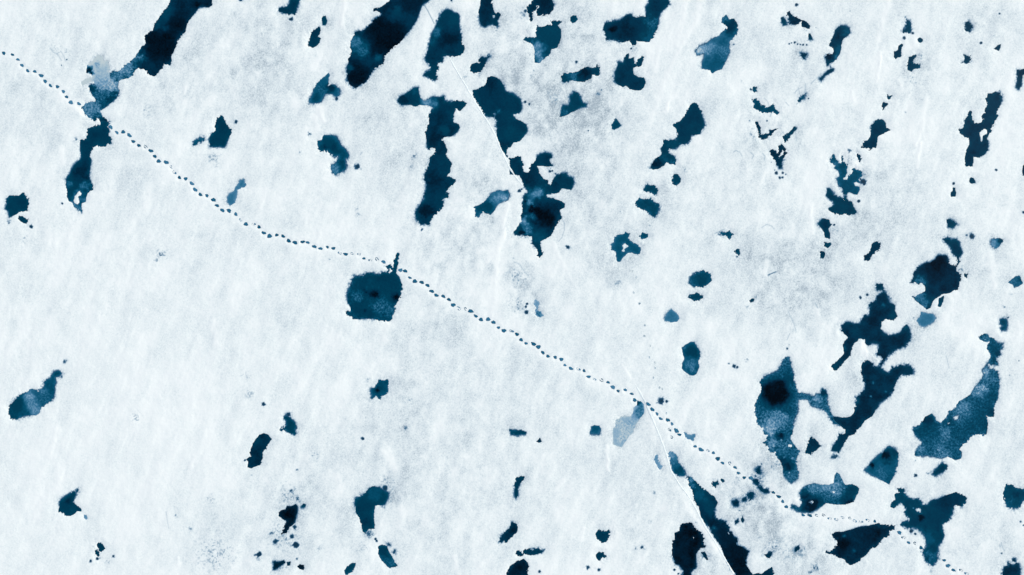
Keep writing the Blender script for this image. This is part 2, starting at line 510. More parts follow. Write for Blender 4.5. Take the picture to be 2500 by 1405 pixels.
1195,1125 1230,1112 1280,1130 1290,1170 1330,1240 1370,1310 1365,1332 1300,1335 1270,1310 1230,1270 1195,1200
S 1290,1110 40 .5
S 1350,1180 30 .55
P bullet
865,1365 890,1325 940,1290 968,1295 965,1325 930,1370 890,1404 870,1404
S 620,1150 50 .25
S 560,240 60 .25
S 1040,1140 60 .3
P trunk
2500,890 2540,910 2558,940 2545,990 2500,1030 2470,1070 2450,1095 2425,1080 2385,1085 2385,1055 2430,990 2475,950
P boulder
2610,1250 2650,1290 2660,1330 2645,1430 2430,1430 2450,1390 2480,1340 2505,1300 2560,1275
T 1250 1053
P ants
-20,-10 20,-5 55,0 90,-5 140,15 130,32 90,30 50,38 -10,30
S 10,40 10 .7
P speck
240,102 268,75 285,105 262,115
P ladle
45,460 80,445 118,450 110,480 70,515 55,560 52,630 40,655 28,620 30,520
P cloverpond
40,1180 60,1170 110,1205 95,1225 60,1225 40,1200
P cloverpond
105,1180 160,1150 200,1165 260,1150 270,1170 305,1165 285,1190 240,1200 190,1215 140,1205
S 270,1370 18 .6
S 740,1330 28 .6
S 845,1355 25 .6
S 1210,1150 25 .4
S 1270,1135 30 .55
S 1345,878 25 .3
S 1385,600 25 .35
P heart
820,1000 850,965 900,985 950,975 948,1040 920,1080 880,1090 835,1060 820,1030
P heartlet
820,1210 850,1185 895,1195 915,1230 880,1250 850,1270 825,1240
P vial
990,-30 988,130 1030,145 1070,157 1110,100 1150,45 1185,-30
P spoon
1400,240 1420,245 1435,310 1460,345 1455,370 1435,372 1410,320 1395,280
S 1380,260 14 .3
P heel
1535,210 1565,205 1605,225 1615,270 1615,320 1650,345 1685,400 1685,440 1620,440 1570,390 1570,350 1545,290
P lane
1712,460 1740,448 1780,480 1830,540 1880,570 1930,620 1975,640 2010,700 1990,740 1970,790 1975,840 2010,870 2090,885 2110,930 2130,980 2170,1040 2200,1050 2200,1120 2260,1140 2310,1180 2285,1240 2285,1310 2330,1380 2350,1404 2400,1390 2440,1400 2480,1370 2540,1330 2560,1440 2210,1440 2150,1350 2080,1220 2040,1120 1980,1040 1930,950 1850,840 1830,750 1780,680 1770,600 1730,530
H lane
2110,985 2130,995 2125,1020 2110,1010
H lane
2190,1085 2215,1095 2205,1120 2190,1110
P inkpond
1645,920 1700,900 1755,905 1775,950 1830,975 1865,1020 1870,1090 1890,1130 1840,1150 1800,1200 1795,1270 1800,1330 1750,1370 1740,1404 1735,1440 1660,1440 1680,1370 1640,1310 1600,1300 1580,1240 1565,1150 1575,1070 1595,1060 1590,1000 1635,980
H inkpond
1768,1035 1785,1040 1782,1060 1768,1055
P tadpole2
1850,1190 1880,1180 1905,1225 1915,1260 1900,1260 1875,1225
S 1890,1220 50 .35
S 1590,1355 14 .9
S 1625,1395 12 .8
S 1800,895 14 .4
P oatflake
1690,25 1740,45 1785,35 1792,70 1770,105 1720,80 1690,55
F 1635,35 1608,0 1790,150 1848,182 1968,213 2010,270 2057,312 2180,355 2212,410 2268,455 2335,460
G 1915,192 2128,315 1560,60
P blot
2355,480 2395,478 2418,505 2400,530 2365,505
P blotb
2405,545 2440,545 2450,575 2500,575 2510,600 2480,605 2440,585
P scatter
2385,375 2415,350 2430,385 2425,415 2395,405
S 2440,325 20 .5
S 2380,440 20 .5
S 2420,450 40 .4
P pixel
1960,495 2015,490 2020,520 1985,550 1965,530
P pixelb
2040,475 2060,465 2075,490 2060,505
P scatterb
2295,625 2330,600 2370,615 2355,650 2330,670 2310,650
P scatterc
2250,665 2280,655 2285,680 2255,685
P scatterd
2150,690 2190,675 2215,695 2205,735 2170,735
S 2160,660 30 .4
S 2225,775 18 .5
P scattere
2180,885 2210,865 2215,890 2185,905
P scatterf
2240,870 2255,840 2270,870 2255,895
S 2420,1035 30 .35
P barb
2465,1210 2540,1190 2520,1245 2490,1235
P pebbleb
2520,80 2500,85 2460,125 2500,150 2540,130
T 1875 1053
P eye
10,-40 10,40 -35,110 10,165 25,200 80,200 80,240 130,300 150,370 150,430 190,470 230,505 295,460 300,410 280,340 275,270 310,200 260,140 220,80 240,-40
H eye
195,135 235,130 240,160 205,158
S 200,300 60 .2
P tooth2
415,55 450,80 520,145 470,190 420,220 360,210 385,160 395,110
P fork
860,-30 760,-30 755,20 700,40 690,90 640,140 625,190 680,200 690,215 735,140 780,60 840,20 880,-30
S 650,250 50 .6
P arrowhead
1140,190 1190,155 1240,180 1275,220 1275,300 1250,400 1185,518 1130,490 1080,460 1020,430 955,385 1030,290 1090,235 1135,215
P comet
1420,-40 1440,40 1510,100 1510,130 1450,180 1440,240 1500,245 1560,235 1700,265 1760,250 1800,265 1830,285 1890,270 1895,210 1870,180 1910,130 1960,90 2010,50 2040,10 2140,-40
P pod
1612,420 1650,370 1710,315 1768,345 1730,385 1640,435
S 1445,432 22 .75
S 1560,415 28 .45
S 1440,285 12 .4
P whale
240,730 280,745 315,755 345,700 335,660 318,610 345,560 390,530 460,515 520,530 600,530 645,510 655,430 675,405 700,425 735,500 760,530 810,520 860,535 895,565 880,610 860,650 840,690 760,720 660,720 575,705 520,740 470,765 410,795 330,790 280,775 240,750
H whale
400,680 430,672 452,695 430,720 405,712
H whale
628,590 655,588 662,605 635,615
F 55,600 105,640 145,688 180,740 345,822 410,825 1045,882 1285,992 1375,1090 1497,1140 1722,1262 1758,1315 1812,1358
G 475,823 545,822 602,855 668,862 728,845 800,850 850,880 910,886 973,872 1322,1042 1435,1095 1885,1360 1940,1395
P sole
618,1010 660,992 740,988 820,965 900,940 1000,925 1070,905 1130,915 1190,930 1245,925 1240,960 1190,985 1190,1020 1110,1060 1080,1115 1055,1135 1020,1135 985,1180 960,1220 910,1240 900,1270 810,1312 765,1285 750,1250 700,1240 620,1195 572,1190 575,1175 610,1185 650,1150 680,1110 675,1070 640,1040
P wing
1245,560 1300,565 1330,575 1335,620 1370,660 1420,670 1470,665 1500,700 1510,725 1565,725 1590,690 1680,665 1760,625 1840,600 1890,620 1940,655 1940,700 1895,742 1830,725 1800,770 1800,820 1760,870 1705,915 1710,970 1725,1020 1700,1080 1660,1120 1655,1200 1660,1250 1610,1305 1570,1290 1540,1250 1520,1180 1560,1120 1545,1050 1510,985 1470,960 1420,940 1370,945 1310,920 1320,895 1375,890 1400,865 1370,830 1340,800 1360,760 1310,710 1270,710 1240,750 1205,750 1205,700 1240,670 1245,620 1290,600
H wing
1435,770 1470,740 1510,775 1505,800 1480,812
S 1400,980 25 .7
S 1440,1005 18 .7
S 1340,955 12 .5
P acornb
270,1145 300,1125 312,1140 295,1175 265,1185
S 350,1140 30 .35
S 20,1200 35 .7
S 480,1340 50 .4
S 405,1380 25 .5
S 20,1370 30 .6
S 200,1200 90 .2
S 120,1150 60 .25
P shell
2335,525 2390,525 2430,560 2500,575 2530,600 2530,640 2490,680 2460,750 2365,750 2330,700 2305,640 2305,580
P badge
2350,1290 2390,1310 2445,1300 2470,1360 2455,1420 2300,1420 2300,1380 2310,1330 2360,1325
P lid
2395,1255 2410,1245 2420,1270 2405,1272
S 2270,1120 18 .35
S 2285,1195 12 .7
S 2465,885 12 .5
S 2495,920 10 .6
S 1605,1360 25 .35
T 0 0
P bay
845,640 900,600 945,545 990,545 1005,600 1045,595 1068,640 1050,700 1095,775 1050,850 960,870 900,795 800,835 790,800 850,765 900,755 880,720 840,705
T 1250 702
E 1187,50 1245,160 1298,370 1295,475 1350,570 1345,685 1400,735 1395,785 1380,880 1443,978 1468,992 1510,1230 1538,1385
T 1250 351
E 1165,1120 1150,1240 1175,1245 1215,1310
T 1250 1053
S 2440,430 100 .34
S 2250,680 130 .27
S 2380,620 110 .26
S 2200,480 60 .2
S 1990,500 50 .3
T 1875 1053
S 60,330 110 .27
S 60,1150 150 .28
S 300,1200 100 .26
S 470,1330 60 .38
T 1875 351
S 930,300 70 .32
S 800,150 60 .25
S 640,850 70 .22
S 1890,1230 35 .4
T 1875 0
S 1340,240 30 .35
S 380,290 60 .22
S 1410,780 60 .24
S 1480,560 50 .25
T 1250 0
S 120,130 60 .34
S 440,960 90 .25
S 2350,1320 90 .22
S 1180,470 60 .3
T 1250 351
S 60,1300 110 .3
S 370,250 60 .3
T 625 1053
S 330,650 150 .27
S 250,1020 150 .27
S 220,1320 90 .3
S 1300,620 90 .25
T 1250 702
S 60,180 90 .3'''
META = '''
lead|.13|long navy melt pond at the top left narrowing to a pale blue shallow tail
neck|.24|elongated dark pond under the pale tail, with a small snow islet near its lower end
bottle|.24|dark bottle-shaped pond above the footprint trail in the upper left quarter
comma|.35|tiny comma-shaped puddle just left of the bottle-shaped pond
wye|.2|dark Y-shaped pond cut by the top edge, left of the great navy pond
bead|.27|tiny upright oval puddle between the Y-shaped pond and the bean-shaped pond
bean|.2|small bean-shaped dark pond left of the great navy pond
great|.1|great navy pond at the top edge with a blue-grey shallow patch on its left shore
anvil|.2|large dark anvil-shaped pond right of the great navy pond, crossed by a faint crack
tooth|.15|dark tooth-shaped pond cut by the top edge, right of the anvil-shaped pond
spud|.18|small dark pond with a thin spike, just above the large ridge-bounded pond
arrow|.4|teal arrow-shaped pond with a dark right lobe, below the bean-shaped pond
cross|.2|tall dark cross-shaped pond with a pale blue channel on its left arm
ridgepond|.22|large teal pond whose straight left shore follows the long snow ridge
snail|.32|hook-shaped pond with a rounded head and pale blue foot left of the cross-shaped pond
lace|.15|dark lacy pond broken by snow, cut by the top edge above the kite-shaped pond
kite|.28|kite-shaped teal pond with a cloudy grey patch on its lower left
dot|.24|small round puddle right of the kite-shaped pond
boot|.2|dark boot-shaped pond running down from the top edge in the upper middle right
claw|.2|claw-shaped dark pond with two prongs right below the boot-shaped pond
fish|.2|fish-shaped dark pond lying level below the kite-shaped pond
fin|.27|fin-shaped pond with a ragged left tail below the fish-shaped pond
leaf|.3|tiny leaf-shaped puddle on open snow right of the fin-shaped pond
sail|.24|sail-shaped dark pond tapering down to a ragged navy foot
bird|.42|blue pond with a pale grey beak on its left, right of the boot-shaped pond
pip|.25|tiny round puddle above the hook-like puddle at upper right
hook|.27|small hook-like puddle with a spike, left of the crescent slit of water
wisp|.15|thin dark V of meltwater above the Y-shaped slit with a pale core
lizard|.13|small dark lizard-shaped pond near the top edge in the upper right
seed|.25|tiny seed-shaped puddle left of the lizard-shaped pond
crumb|.18|tiny upright puddle below the tail of the lizard-shaped pond
chip|.18|tiny triangular puddle left of the sock-shaped pond
sock|.2|dark sock-shaped pond with a teal lower edge at upper right
worm|.2|thin crooked streak of dark water below the sock-shaped pond
spine|.23|thin ragged upright pond with pale slush below, near the top right
peg|.2|small peg-shaped puddle slanting below the thin ragged pond near the top right
spot|.22|tiny round puddle right of the thin ragged pond near the top right
glove|.22|small glove-shaped pond with a thumb to the right, right of the peg-shaped puddle
acorn|.2|small acorn-shaped puddle topmost at the right of the photo
quad|.22|small four-sided puddle below the acorn-shaped puddle
crab|.2|tiny claw-edged puddle right of the four-sided puddle
dagger|.18|dark dagger-shaped pond at the right edge, upper part of the photo
nub|.2|tiny round puddle, upper of the pair above the balloon-shaped pond
star|.2|tiny star-shaped puddle, lower of the pair above the balloon-shaped pond
balloon|.2|dark balloon-shaped pond with a ragged string trailing down its left
anchor|.2|large dark anchor-shaped pond at upper right with a round snow islet
lash|.25|thin crescent slit of dark water below the worm-like streak
blade|.22|narrow blade-shaped puddle slanting up right beside the Y-shaped slit
tile|.23|dark squarish pond near the left edge
pill|.2|small pill-shaped puddle directly below the squarish pond by the left edge
match|.56|blue match-shaped pond touching the footprint trail from above
slipper|.36|slipper-shaped pond, teal at its toe and pale blue at its upper right heel
paved|.27|roughly square teal pond with black melt holes and a chimney of water on top
chain|.2|large branching pond in the upper middle with an inky deep hole and a pale shallow
egg|.27|small egg-shaped puddle below the foot of the sail-shaped pond
brow|.28|small brow-shaped puddle just above the pillow-shaped puddle
pillow|.28|pillow-shaped puddle, lower of the two stacked puddles near the ringed pond
ringpond|.38|blue pond wrapped around a small snow islet like a ring
pebble|.3|tiny oval puddle right above the ringed pond
bat|.32|tiny bat-winged puddle on open snow right of the ringed pond
bit|.25|tiny dark puddle below the bat-winged puddle
loaf|.33|loaf-shaped pond, larger of the two lying one above the other at right of centre
vee|.12|small Y-shaped slit of dark water with a pale core
dash|.2|tiny slanted puddle right of the map-shaped pond
map|.33|ragged blue map-shaped pond with snow bites at right
mapfoot|.22|winged dark pond directly beneath the map-shaped pond
boomerang|.2|dark boomerang-shaped pond below the winged pond
boomtail|.22|tiny puddle at the lower tip of the boomerang-shaped pond
button|.2|tiny button-shaped puddle, lowest in the chain under the boomerang-shaped pond
olive|.22|tiny olive-shaped puddle just below the anchor-shaped pond
pawn|.18|tiny pawn-shaped puddle left of the olive-shaped puddle
rock|.22|small rock-shaped puddle above the ragged tail of the big dark pond at right
thumb|.45|small thumb-shaped blue pond with a pale left side near the right edge
bigtail|.22|ragged dark tail of water running down to the big dark pond at right
bigpond|.15|big dark rounded pond at right whose lower tip turns teal
key|.2|tiny puddle touching the right side of the big dark pond
bowtie|.4|small blue bow-tie-shaped pond at the right edge
dumbbell|.15|small dark dumbbell-shaped pond slanting in the right middle
pear|.18|tiny round puddle resting on the tip of the large forked pond
edge|.12|sliver of dark water cut by the right edge
seal|.33|blue seal-shaped pond with pale bands near the left edge, lower half
cog|.32|small toothed teal pond alone below the square teal pond
plume|.28|small pond with a smudged plume on top and a tail to the left
lentil|.27|small lentil-shaped pond, smaller of the two lying one above the other
mitten|.55|small pale blue mitten-shaped pond right of centre
peanut|.36|peanut-shaped blue pond standing upright right of centre
cube|.22|tiny square puddle with speckled slush around it right of centre
tadpole|.72|small pale blue tadpole-shaped puddle in speckled snow in the middle
vial|.84|pale milky-blue pond hanging from the footprint trail below centre
thimble|.4|small thimble-shaped puddle left of the pale milky-blue pond
eye|.38|long pond with a large black melt hole and a cloudy ragged lower end
twig|.25|thin twig-like puddle right of the teal tip of the big dark pond
potato|.56|dull blue potato-shaped pond just below the teal tip of the big dark pond
fork|.16|largest dark forked pond in the lower right with winding arms
comet|.36|very large blue pond by the right edge with cloudy shallows and snow islets
torch|.3|tiny torch-shaped puddle near the right edge above the very large blue pond
vane|.24|small dark weathervane-shaped pond in the lower left
tear|.62|tiny pale blue tear-shaped puddle beside the weathervane-shaped pond
peas|.18|two joined dark pea-like puddles near the bottom left corner
jug|.14|dark jug-shaped pond in the lower left half
bird2|.03|black bird-shaped pond surrounded by blue slush specks near the bottom
fleck|.2|tiny dark fleck upper right of the black bird-shaped pond
gnat|.05|small black ragged puddle at the bottom edge, left of the oval black puddle
gnat2|.12|tiny dark puddle between the two small black puddles at the bottom
bug|.05|small oval black puddle near the bottom edge
foot|.26|foot-shaped teal pond with a cracked round top and speckled lower end
tongue|.32|tongue-shaped pond below the foot-shaped teal pond
bullet|.26|small bullet-shaped pond cut by the bottom edge
trunk|.15|small dark trunk-shaped pond slanting above the boulder-like bottom pond
boulder|.07|black boulder-like pond cut by the bottom edge in the middle
ants|.24|low row of joined tiny puddles below centre
speck|.14|tiny dark speck of water right below the row of tiny puddles
ladle|.2|thin ladle-shaped puddle standing upright in the lower middle
cloverpond|.2|flat winged puddle just above the black boulder-like pond
heart|.24|small heart-shaped pond in the bottom middle
heartlet|.24|small puddle directly below the heart-shaped pond
spoon|.68|thin pale blue spoon-shaped puddle left of the long snow ridge
heel|.38|small heel-shaped pond at the top of the lane of water beside the ridge
lane|.14|long dark lane of water following the snow ridge to the bottom edge
inkpond|.04|black pond left of the snow ridge at the bottom edge
tadpole2|.13|tiny black puddle between the black pond and the snow ridge
oatflake|.62|small flat blue puddle on the footprint trail right of the ridge
blot|.14|dark blot of water in the trail below the long black-holed pond
blotb|.14|dark blot of water in the trail, lower right of its neighbour
scatter|.14|tiny dark puddle just above the trail below the long black-holed pond
pixel|.22|tiny ragged puddle alone right of the lane of water
pixelb|.22|tiny round puddle beside the ragged puddle right of the lane
scatterb|.15|small ragged dark puddle in grey slush above the lane's right shore
scatterc|.15|tiny speck of water left of the small ragged dark puddle in grey slush
scatterd|.13|small oval dark puddle nearest the widest part of the lane
scattere|.15|tiny dark puddle on the snow bump right of the lane
scatterf|.15|tiny upright dark puddle on the snow bump right of the lane
barb|.1|tiny barbed dark puddle right of the lane near the bottom
pebbleb|.3|tiny puddle touching the left side of the long black-holed pond
tooth2|.2|small triangular dark pond between the black-holed pond and the forked pond
arrowhead|.36|arrowhead-shaped teal pond with two black spots left of the very large blue pond
pod|.2|small pod-shaped puddle under the very large blue pond
whale|.34|whale-shaped blue pond with cloudy back and three snow specks, lower right
sole|.12|dark sole-shaped pond below the trail in the lower right
wing|.25|large winged teal pond with a round snow islet in the lower right
acornb|.1|tiny acorn-shaped black puddle left of the sole-shaped pond
shell|.3|shell-shaped pond at the right edge near the bottom
badge|.14|small badge-shaped dark pond in the bottom right corner
lid|.12|tiny puddle above the badge-shaped pond in the corner
bay|.98|very pale grey slushy shallow beside the pale tail of the long navy pond'''
# patches of paler or darker water inside the ponds: x y radius depth-colour (0 black .. 1 milky)
BLOT = '''
290 165 24 .72;255 205 26 .80;270 215 22 .84;222 262 26 .62;213 275 18 .62;248 240 18 .45;280 232 12 .3;268 245 12 .25;335 142 18 .52;312 165 16 .62;225 215 9 .25
395 28 24 .3;380 60 15 .33;402 72 8 .35;395 110 32 .02;375 100 20 .04;430 60 20 .04;360 165 20 .17;370 120 15 .03;481 12 7 .02
872 107 18 .54;885 125 16 .48;862 100 12 .54;975 35 25 .32;1000 15 22 .1;955 90 45 .02;935 75 25 .03;900 150 18 .2;868 190 26 .03;923 143 10 .36;852 165 9 .3;1005 55 25 .2
1065 78 12 .48;1052 100 10 .36;1098 95 22 .1;1105 45 18 .3;1120 120 10 .22
1045 248 15 .7;1060 252 8 .55;1012 225 9 .36;985 243 12 .14;1070 330 25 .12;1085 320 12 .3
1315 113 14 .75;1320 145 12 .66;1312 128 10 .7;1350 90 22 .25;1334 85 8 .4;1340 75 30 .3
1590 60 18 .42;1586 92 20 .38;1498 72 9 .02;1530 70 20 .12
1400 185 12 .48;1385 187 8 .4;1377 190 8 .3;1430 178 12 .1
1726 118 12 .76;1710 122 12 .92;1743 113 10 .66;1735 130 12 .7;1762 125 18 .55;1790 60 20 .2;1770 45 8 .5;1750 155 20 .4
815 411 13 .6;812 357 7 .2;795 358 6 .08
1228 480 14 .78;1215 484 12 .75;1205 490 10 .6;1190 505 16 .3
1308 470 17 .7;1297 500 14 .7;1280 540 12 .68;1288 560 12 .56;1322 522 22 .0;1340 535 18 .01;1300 512 11 .02;1352 508 12 .13;1313 578 18 .34;1275 570 8 .1;1290 440 22 .16;1283 492 4 .1;1308 546 4 .1;1300 530 8 .42
190 478 14 .5;205 452 12 .5;182 498 10 .56;190 510 10 .55;168 450 8 .5;200 420 18 .14;208 490 8 .5
918 720 10 0;910 716 6 .03;893 712 6 .05;903 719 5 .06;965 727 9 .01;891 760 5 .1;930 748 22 .44;870 725 14 .42;960 690 16 .26;905 688 16 .3;952 760 14 .42
72 968 13 .76;82 1000 12 .76;76 985 14 .66;90 1005 10 .68;40 1000 18 .3;33 985 14 .28;105 960 10 .6;110 975 16 .44
1893 965 25 0;1878 958 18 0;1908 962 18 0;1898 950 20 .02;1895 978 18 0;1894 1028 22 .72;1880 1048 16 .78;1900 1018 14 .6;1868 1015 12 .5;1915 1090 18 .5;1925 1140 12 .14;1935 1165 10 .5;1994 975 13 .72;2012 960 8 .2;1935 1060 8 .35;1905 1065 9 .1;1912 1125 10 .2;1885 1085 10 .7;1925 1000 12 .34;1880 900 14 .36;1930 925 14 .3
2398 947 14 .76;2390 960 12 .7;2412 925 9 .56;2408 908 10 .78;2425 930 10 .5;2350 1000 20 .62;2340 1025 12 .5;2300 1110 22 .58;2250 1100 10 .62;2430 1010 14 .22;2400 1030 18 .32;2265 1030 16 .18;2320 1040 12 .3;2310 1060 14 .6;2335 1095 20 .4;2420 1050 12 .25;2430 880 8 .3;2408 830 10 .55;2440 860 10 .25
2240 770 9 .5;2150 870 14 .13
1565 1000 12 .55;1560 1012 12 .6;1530 1050 18 .95;1520 1070 12 .93;1540 1035 14 .86;1512 1035 10 .92;1560 985 8 .3;1533 1082 6 .6
2012 1188 18 .7;2042 1192 18 .66;1990 1190 16 .6;2045 1168 9 .56;1985 1238 20 .08;2070 1228 14 .12;1965 1215 12 .14;2080 1195 14 .25;2020 1215 10 .45
2165 1115 12 .06;2130 1137 6 .03;2155 1155 16 .48;2185 1105 10 .25;2175 1170 10 .38
2250 1265 7 .04;2248 1262 5 .04;2200 1190 14 .26;2310 1220 22 .16;2260 1310 22 .38;2275 1360 14 .42;2340 1215 12 .2;2230 1240 12 .3
2080 1290 20 .14;2145 1300 8 .04;2062 1310 4 .5;2086 1345 4 .4;2060 1330 16 .03
1688 1172 10 .62;1695 1190 10 .5;1712 1212 20 .36;1730 1240 18 .26;1745 1290 5 .42;1790 1340 30 .05;1775 1310 20 .1;1810 1380 30 .03
1641 1114 12 .72;1645 1130 8 .56;1655 1150 12 .3
1686 888 12 .55;1690 900 10 .6;1669 850 7 .5;1690 860 14 .26
2250 690 14 .5;2262 740 14 .5;2250 728 14 .5;2240 722 9 .56;2275 735 8 .3;2290 650 25 .04
2045 745 12 .2;2085 810 12 .24;2158 745 4 .45;2130 720 12 .12;2062 850 6 .35;2038 895 8 .3;2092 980 8 .35;2133 935 3 .5;2164 957 3 .5;2212 800 6 .35;2135 840 8 .3;2180 775 8 .3;2040 1085 12 .25
2066 75 12 .38;2050 125 14 .36;2042 145 10 .45;2030 155 8 .34;2025 135 10 .1;2060 100 8 .2
1210 230 20 .2;1245 320 20 .3;1195 205 14 .12;1218 272 5 .55
1395 265 12 .3;1380 275 8 .45;1270 615 5 .3
1690 340 20 .24;1640 350 14 .32;1620 390 14 .36;1610 400 8 .14;1645 395 8 .42;1600 400 12 .1
1615 1 1 .3;805 350 10 .3
1330 1 20 .12;1620 1350 1 .1;610 1110 14 .16;625 1080 14 .26
2055 470 14 .3;2040 400 9 .5;2025 395 6 .48;2070 460 16 .35;2055 500 14 .28
2430 590 8 .65;2445 585 8 .3;2425 598 8 .72;2478 690 12 .5;2492 684 8 .35
2470 1220 8 .42;2465 1210 10 .32;2485 1210 10 .2
910 1210 14 .36;925 1205 14 .36;890 1280 12 .2;940 1370 8 .42;955 1378 8 .44;935 1345 14 .25
790 220 14 .42;772 240 10 .32;808 215 12 .17
165 1225 7 .16;175 1245 10 .3
1060 440 20 .12;1070 490 10 .24;1045 520 16 .08
1560 500 0.1 .3;1310 755 10 .8;1316 768 8 .55;1300 600 1 .2
930 950 5 .3;921 953 6 .05
1715 690 10 .28;1690 690 10 .42;1700 680 0.1 .5
2127 969 2.5 1;1208 279 2 .9;2231 1242 1.5 .9;2133 937 1.6 .6;1262 103 1 .9;1908 1076 2.5 1;1915 1118 2 .9;1936 1120 3 .8;1895 1045 2 .95;1928 1155 2 .95
215 170 8 .12;222 179 5 .08;211 176 3 .03;236 158 8 .8'''
# grey, coarse old snow: x y radius amount  (radii in photo pixels)
GREY = '''
700 190 120 0.55;640 120 90 0.45;60 230 80 0.50;150 60 80 0.18;560 60 60 0.30;900 100 80 0.30;480 150 90 0.45;400 230 80 0.25;450 250 50 0.20;650 290 90 0.25;760 60 60 0.25;350 330 50 0.25;1240 130 90 0.57;1290 200 80 0.57;1400 60 80 0.52;1380 230 90 0.69;1420 290 80 0.57;1330 320 60 0.46;1480 250 70 0.57;1450 130 60 0.34;1180 50 50 0.40;1330 20 60 0.34;1570 270 50 0.34;1150 420 80 0.45;1120 560 90 0.50;1080 650 80 0.35;1160 620 70 0.46;1180 460 60 0.46;990 300 90 0.35;880 300 90 0.25;940 180 70 0.30;1010 400 60 0.30;1000 560 50 0.25;1080 760 80 0.50;1120 880 110 0.33;1040 1080 150 0.27;1130 1120 110 0.33;1250 900 80 0.18;1000 980 90 0.21;950 880 80 0.15;880 1120 100 0.18;1070 1330 120 0.30;980 1280 80 0.27;780 1120 90 0.30;850 1300 60 0.18;500 1350 110 0.39;530 1290 60 0.30;600 1220 70 0.27;700 1200 90 0.21;800 1230 80 0.18;720 1330 90 0.27;430 1270 60 0.15;640 1140 60 0.12;1150 1240 80 0.27;1200 1350 60 0.18;1340 1150 80 0.18;1330 1000 60 0.15;1500 430 120 0.40;1380 450 80 0.40;1270 680 50 0.80;1300 740 50 0.57;1440 550 80 0.34;1480 650 60 0.34;1520 700 40 0.40;1700 560 80 0.29;1800 440 70 0.40;1850 400 60 0.40;1870 600 80 0.34;1650 420 60 0.29;1850 690 80 0.40;1950 750 80 0.63;2000 680 90 0.57;2080 560 90 0.34;2150 560 60 0.46;1930 580 60 0.46;2160 420 60 0.40;2250 450 60 0.34;2060 330 70 0.46;1870 320 60 0.46;1960 200 80 0.29;1900 110 60 0.23;2200 220 80 0.40;2240 180 60 0.34;2330 100 80 0.40;2430 30 60 0.40;2360 230 60 0.34;2450 480 60 0.34;2330 560 60 0.34;2260 660 50 0.29;2460 640 60 0.34;2470 900 50 0.30;2400 650 50 0.34;2200 980 60 0.30;2270 850 50 0.20;2080 920 30 0.45;1870 1270 70 0.70;1840 1240 60 0.55;1930 1330 70 0.50;1800 1160 60 0.45;1900 1200 60 0.50;1960 1360 60 0.45;1700 1330 50 0.50;1730 1370 60 0.50;1560 1300 80 0.30;1600 1200 70 0.30;1480 1100 60 0.25;1880 1110 40 0.50;1960 1130 50 0.30;2370 1280 60 0.25;2450 1330 60 0.30;2480 1060 40 0.20;2200 1330 50 0.30;2060 1370 60 0.30;2330 1380 60 0.25;130 1250 30 0.12;420 1370 60 0.15;1560 620 40 0.34;1730 60 30 0.40;1760 250 40 0.29;1680 150 30 0.23;1640 30 30 0.17'''
# wind-packed fresh snow streaks: x0 y0 x1 y1 half-width amount
STREAK = '''
842 -10 833 60 5 1;833 50 845 85 4 .6;785 130 765 170 5 .7;780 265 788 295 7 .9;770 290 776 315 8 .6
1680 -10 1655 90 7 .8;1655 90 1650 150 9 .5;1712 -10 1695 70 8 .8;1690 70 1655 130 6 .6;1655 130 1620 200 5 .7;1620 200 1580 330 8 .4;1636 240 1625 275 4 1;1610 115 1600 175 5 .6
2175 -10 2155 50 6 .8;2155 50 2145 100 5 .7;2150 130 2140 200 4 .9;2100 140 2080 200 5 .5;2078 225 2086 250 5 .8;2250 315 2235 355 4 1;2262 240 2250 310 5 .6;2190 190 2200 210 4 .6;2250 0 2235 90 8 .3
1240 500 1225 560 5 .9;1232 560 1208 640 7 1;1215 630 1206 740 6 .8;1225 600 1190 640 5 .7;1200 780 1206 700 6 .5
648 468 636 508 5 .8;1780 -20 1760 90 8 .25;1870 420 1850 460 5 .6;2248 350 2238 410 4 .8;1980 500 1984 570 5 .7;1870 640 1868 670 6 .7;2415 620 2430 700 8 .6;1990 730 2000 780 5 .5
140 1053 118 1110 9 .8;144 1135 142 1200 9 .8;100 1215 85 1260 12 .7;472 1115 466 1140 5 .8;386 1130 390 1150 5 .4;434 1362 436 1380 4 .9;380 1080 390 1040 12 .3
1482 1090 1484 1150 4 1;1373 1175 1352 1200 5 .8;1560 1230 1510 1260 3 .3;1425 1290 1420 1320 4 .7;1550 1380 1590 1340 4 .4;1400 1180 1360 1260 10 .3
940 1100 970 1150 12 .7;825 1160 830 1200 8 .5;1110 1360 1118 1400 6 .8;950 790 940 830 10 .5;520 790 525 840 10 .6;350 830 340 870 14 .5;380 800 370 840 14 .4;60 760 70 840 20 .5
150 360 155 400 6 .6;250 230 220 215 8 .7;200 275 150 235 8 .8;600 700 570 760 14 .3;2100 850 2125 880 5 .9;2110 840 2115 870 6 .7;1540 700 1560 760 5 .3
1680 990 1665 1030 8 .4;1730 1110 1745 1090 6 .5;1840 1120 1850 1100 6 .6;1640 1240 1655 1200 9 .5;2350 1300 2400 1390 14 .3;1850 1370 1860 1395 12 .4;2310 1290 2325 1330 12 .3
455 210 450 230 4 .6;1000 305 1015 300 8 .3;1450 1400 1500 1310 8 .3;1600 1080 1590 1000 8 .3;500 260 520 240 8 .3;1890 255 1900 290 8 .4;720 900 735 940 8 .3;1410 60 1420 10 8 .2
1350 590 1360 615 4 .6;1480 320 1490 290 6 .3;1590 130 1600 100 8 .3;980 1220 975 1290 6 .4;1010 70 1 1 0.1 0
1350 600 1380 655 4 .35;1380 655 1412 712 4 .3;1520 890 1540 925 3 .6
1652 1195 1722 1300 9 .6;1728 1310 1790 1400 7 .6;1705 1110 1722 1092 7 .6'''
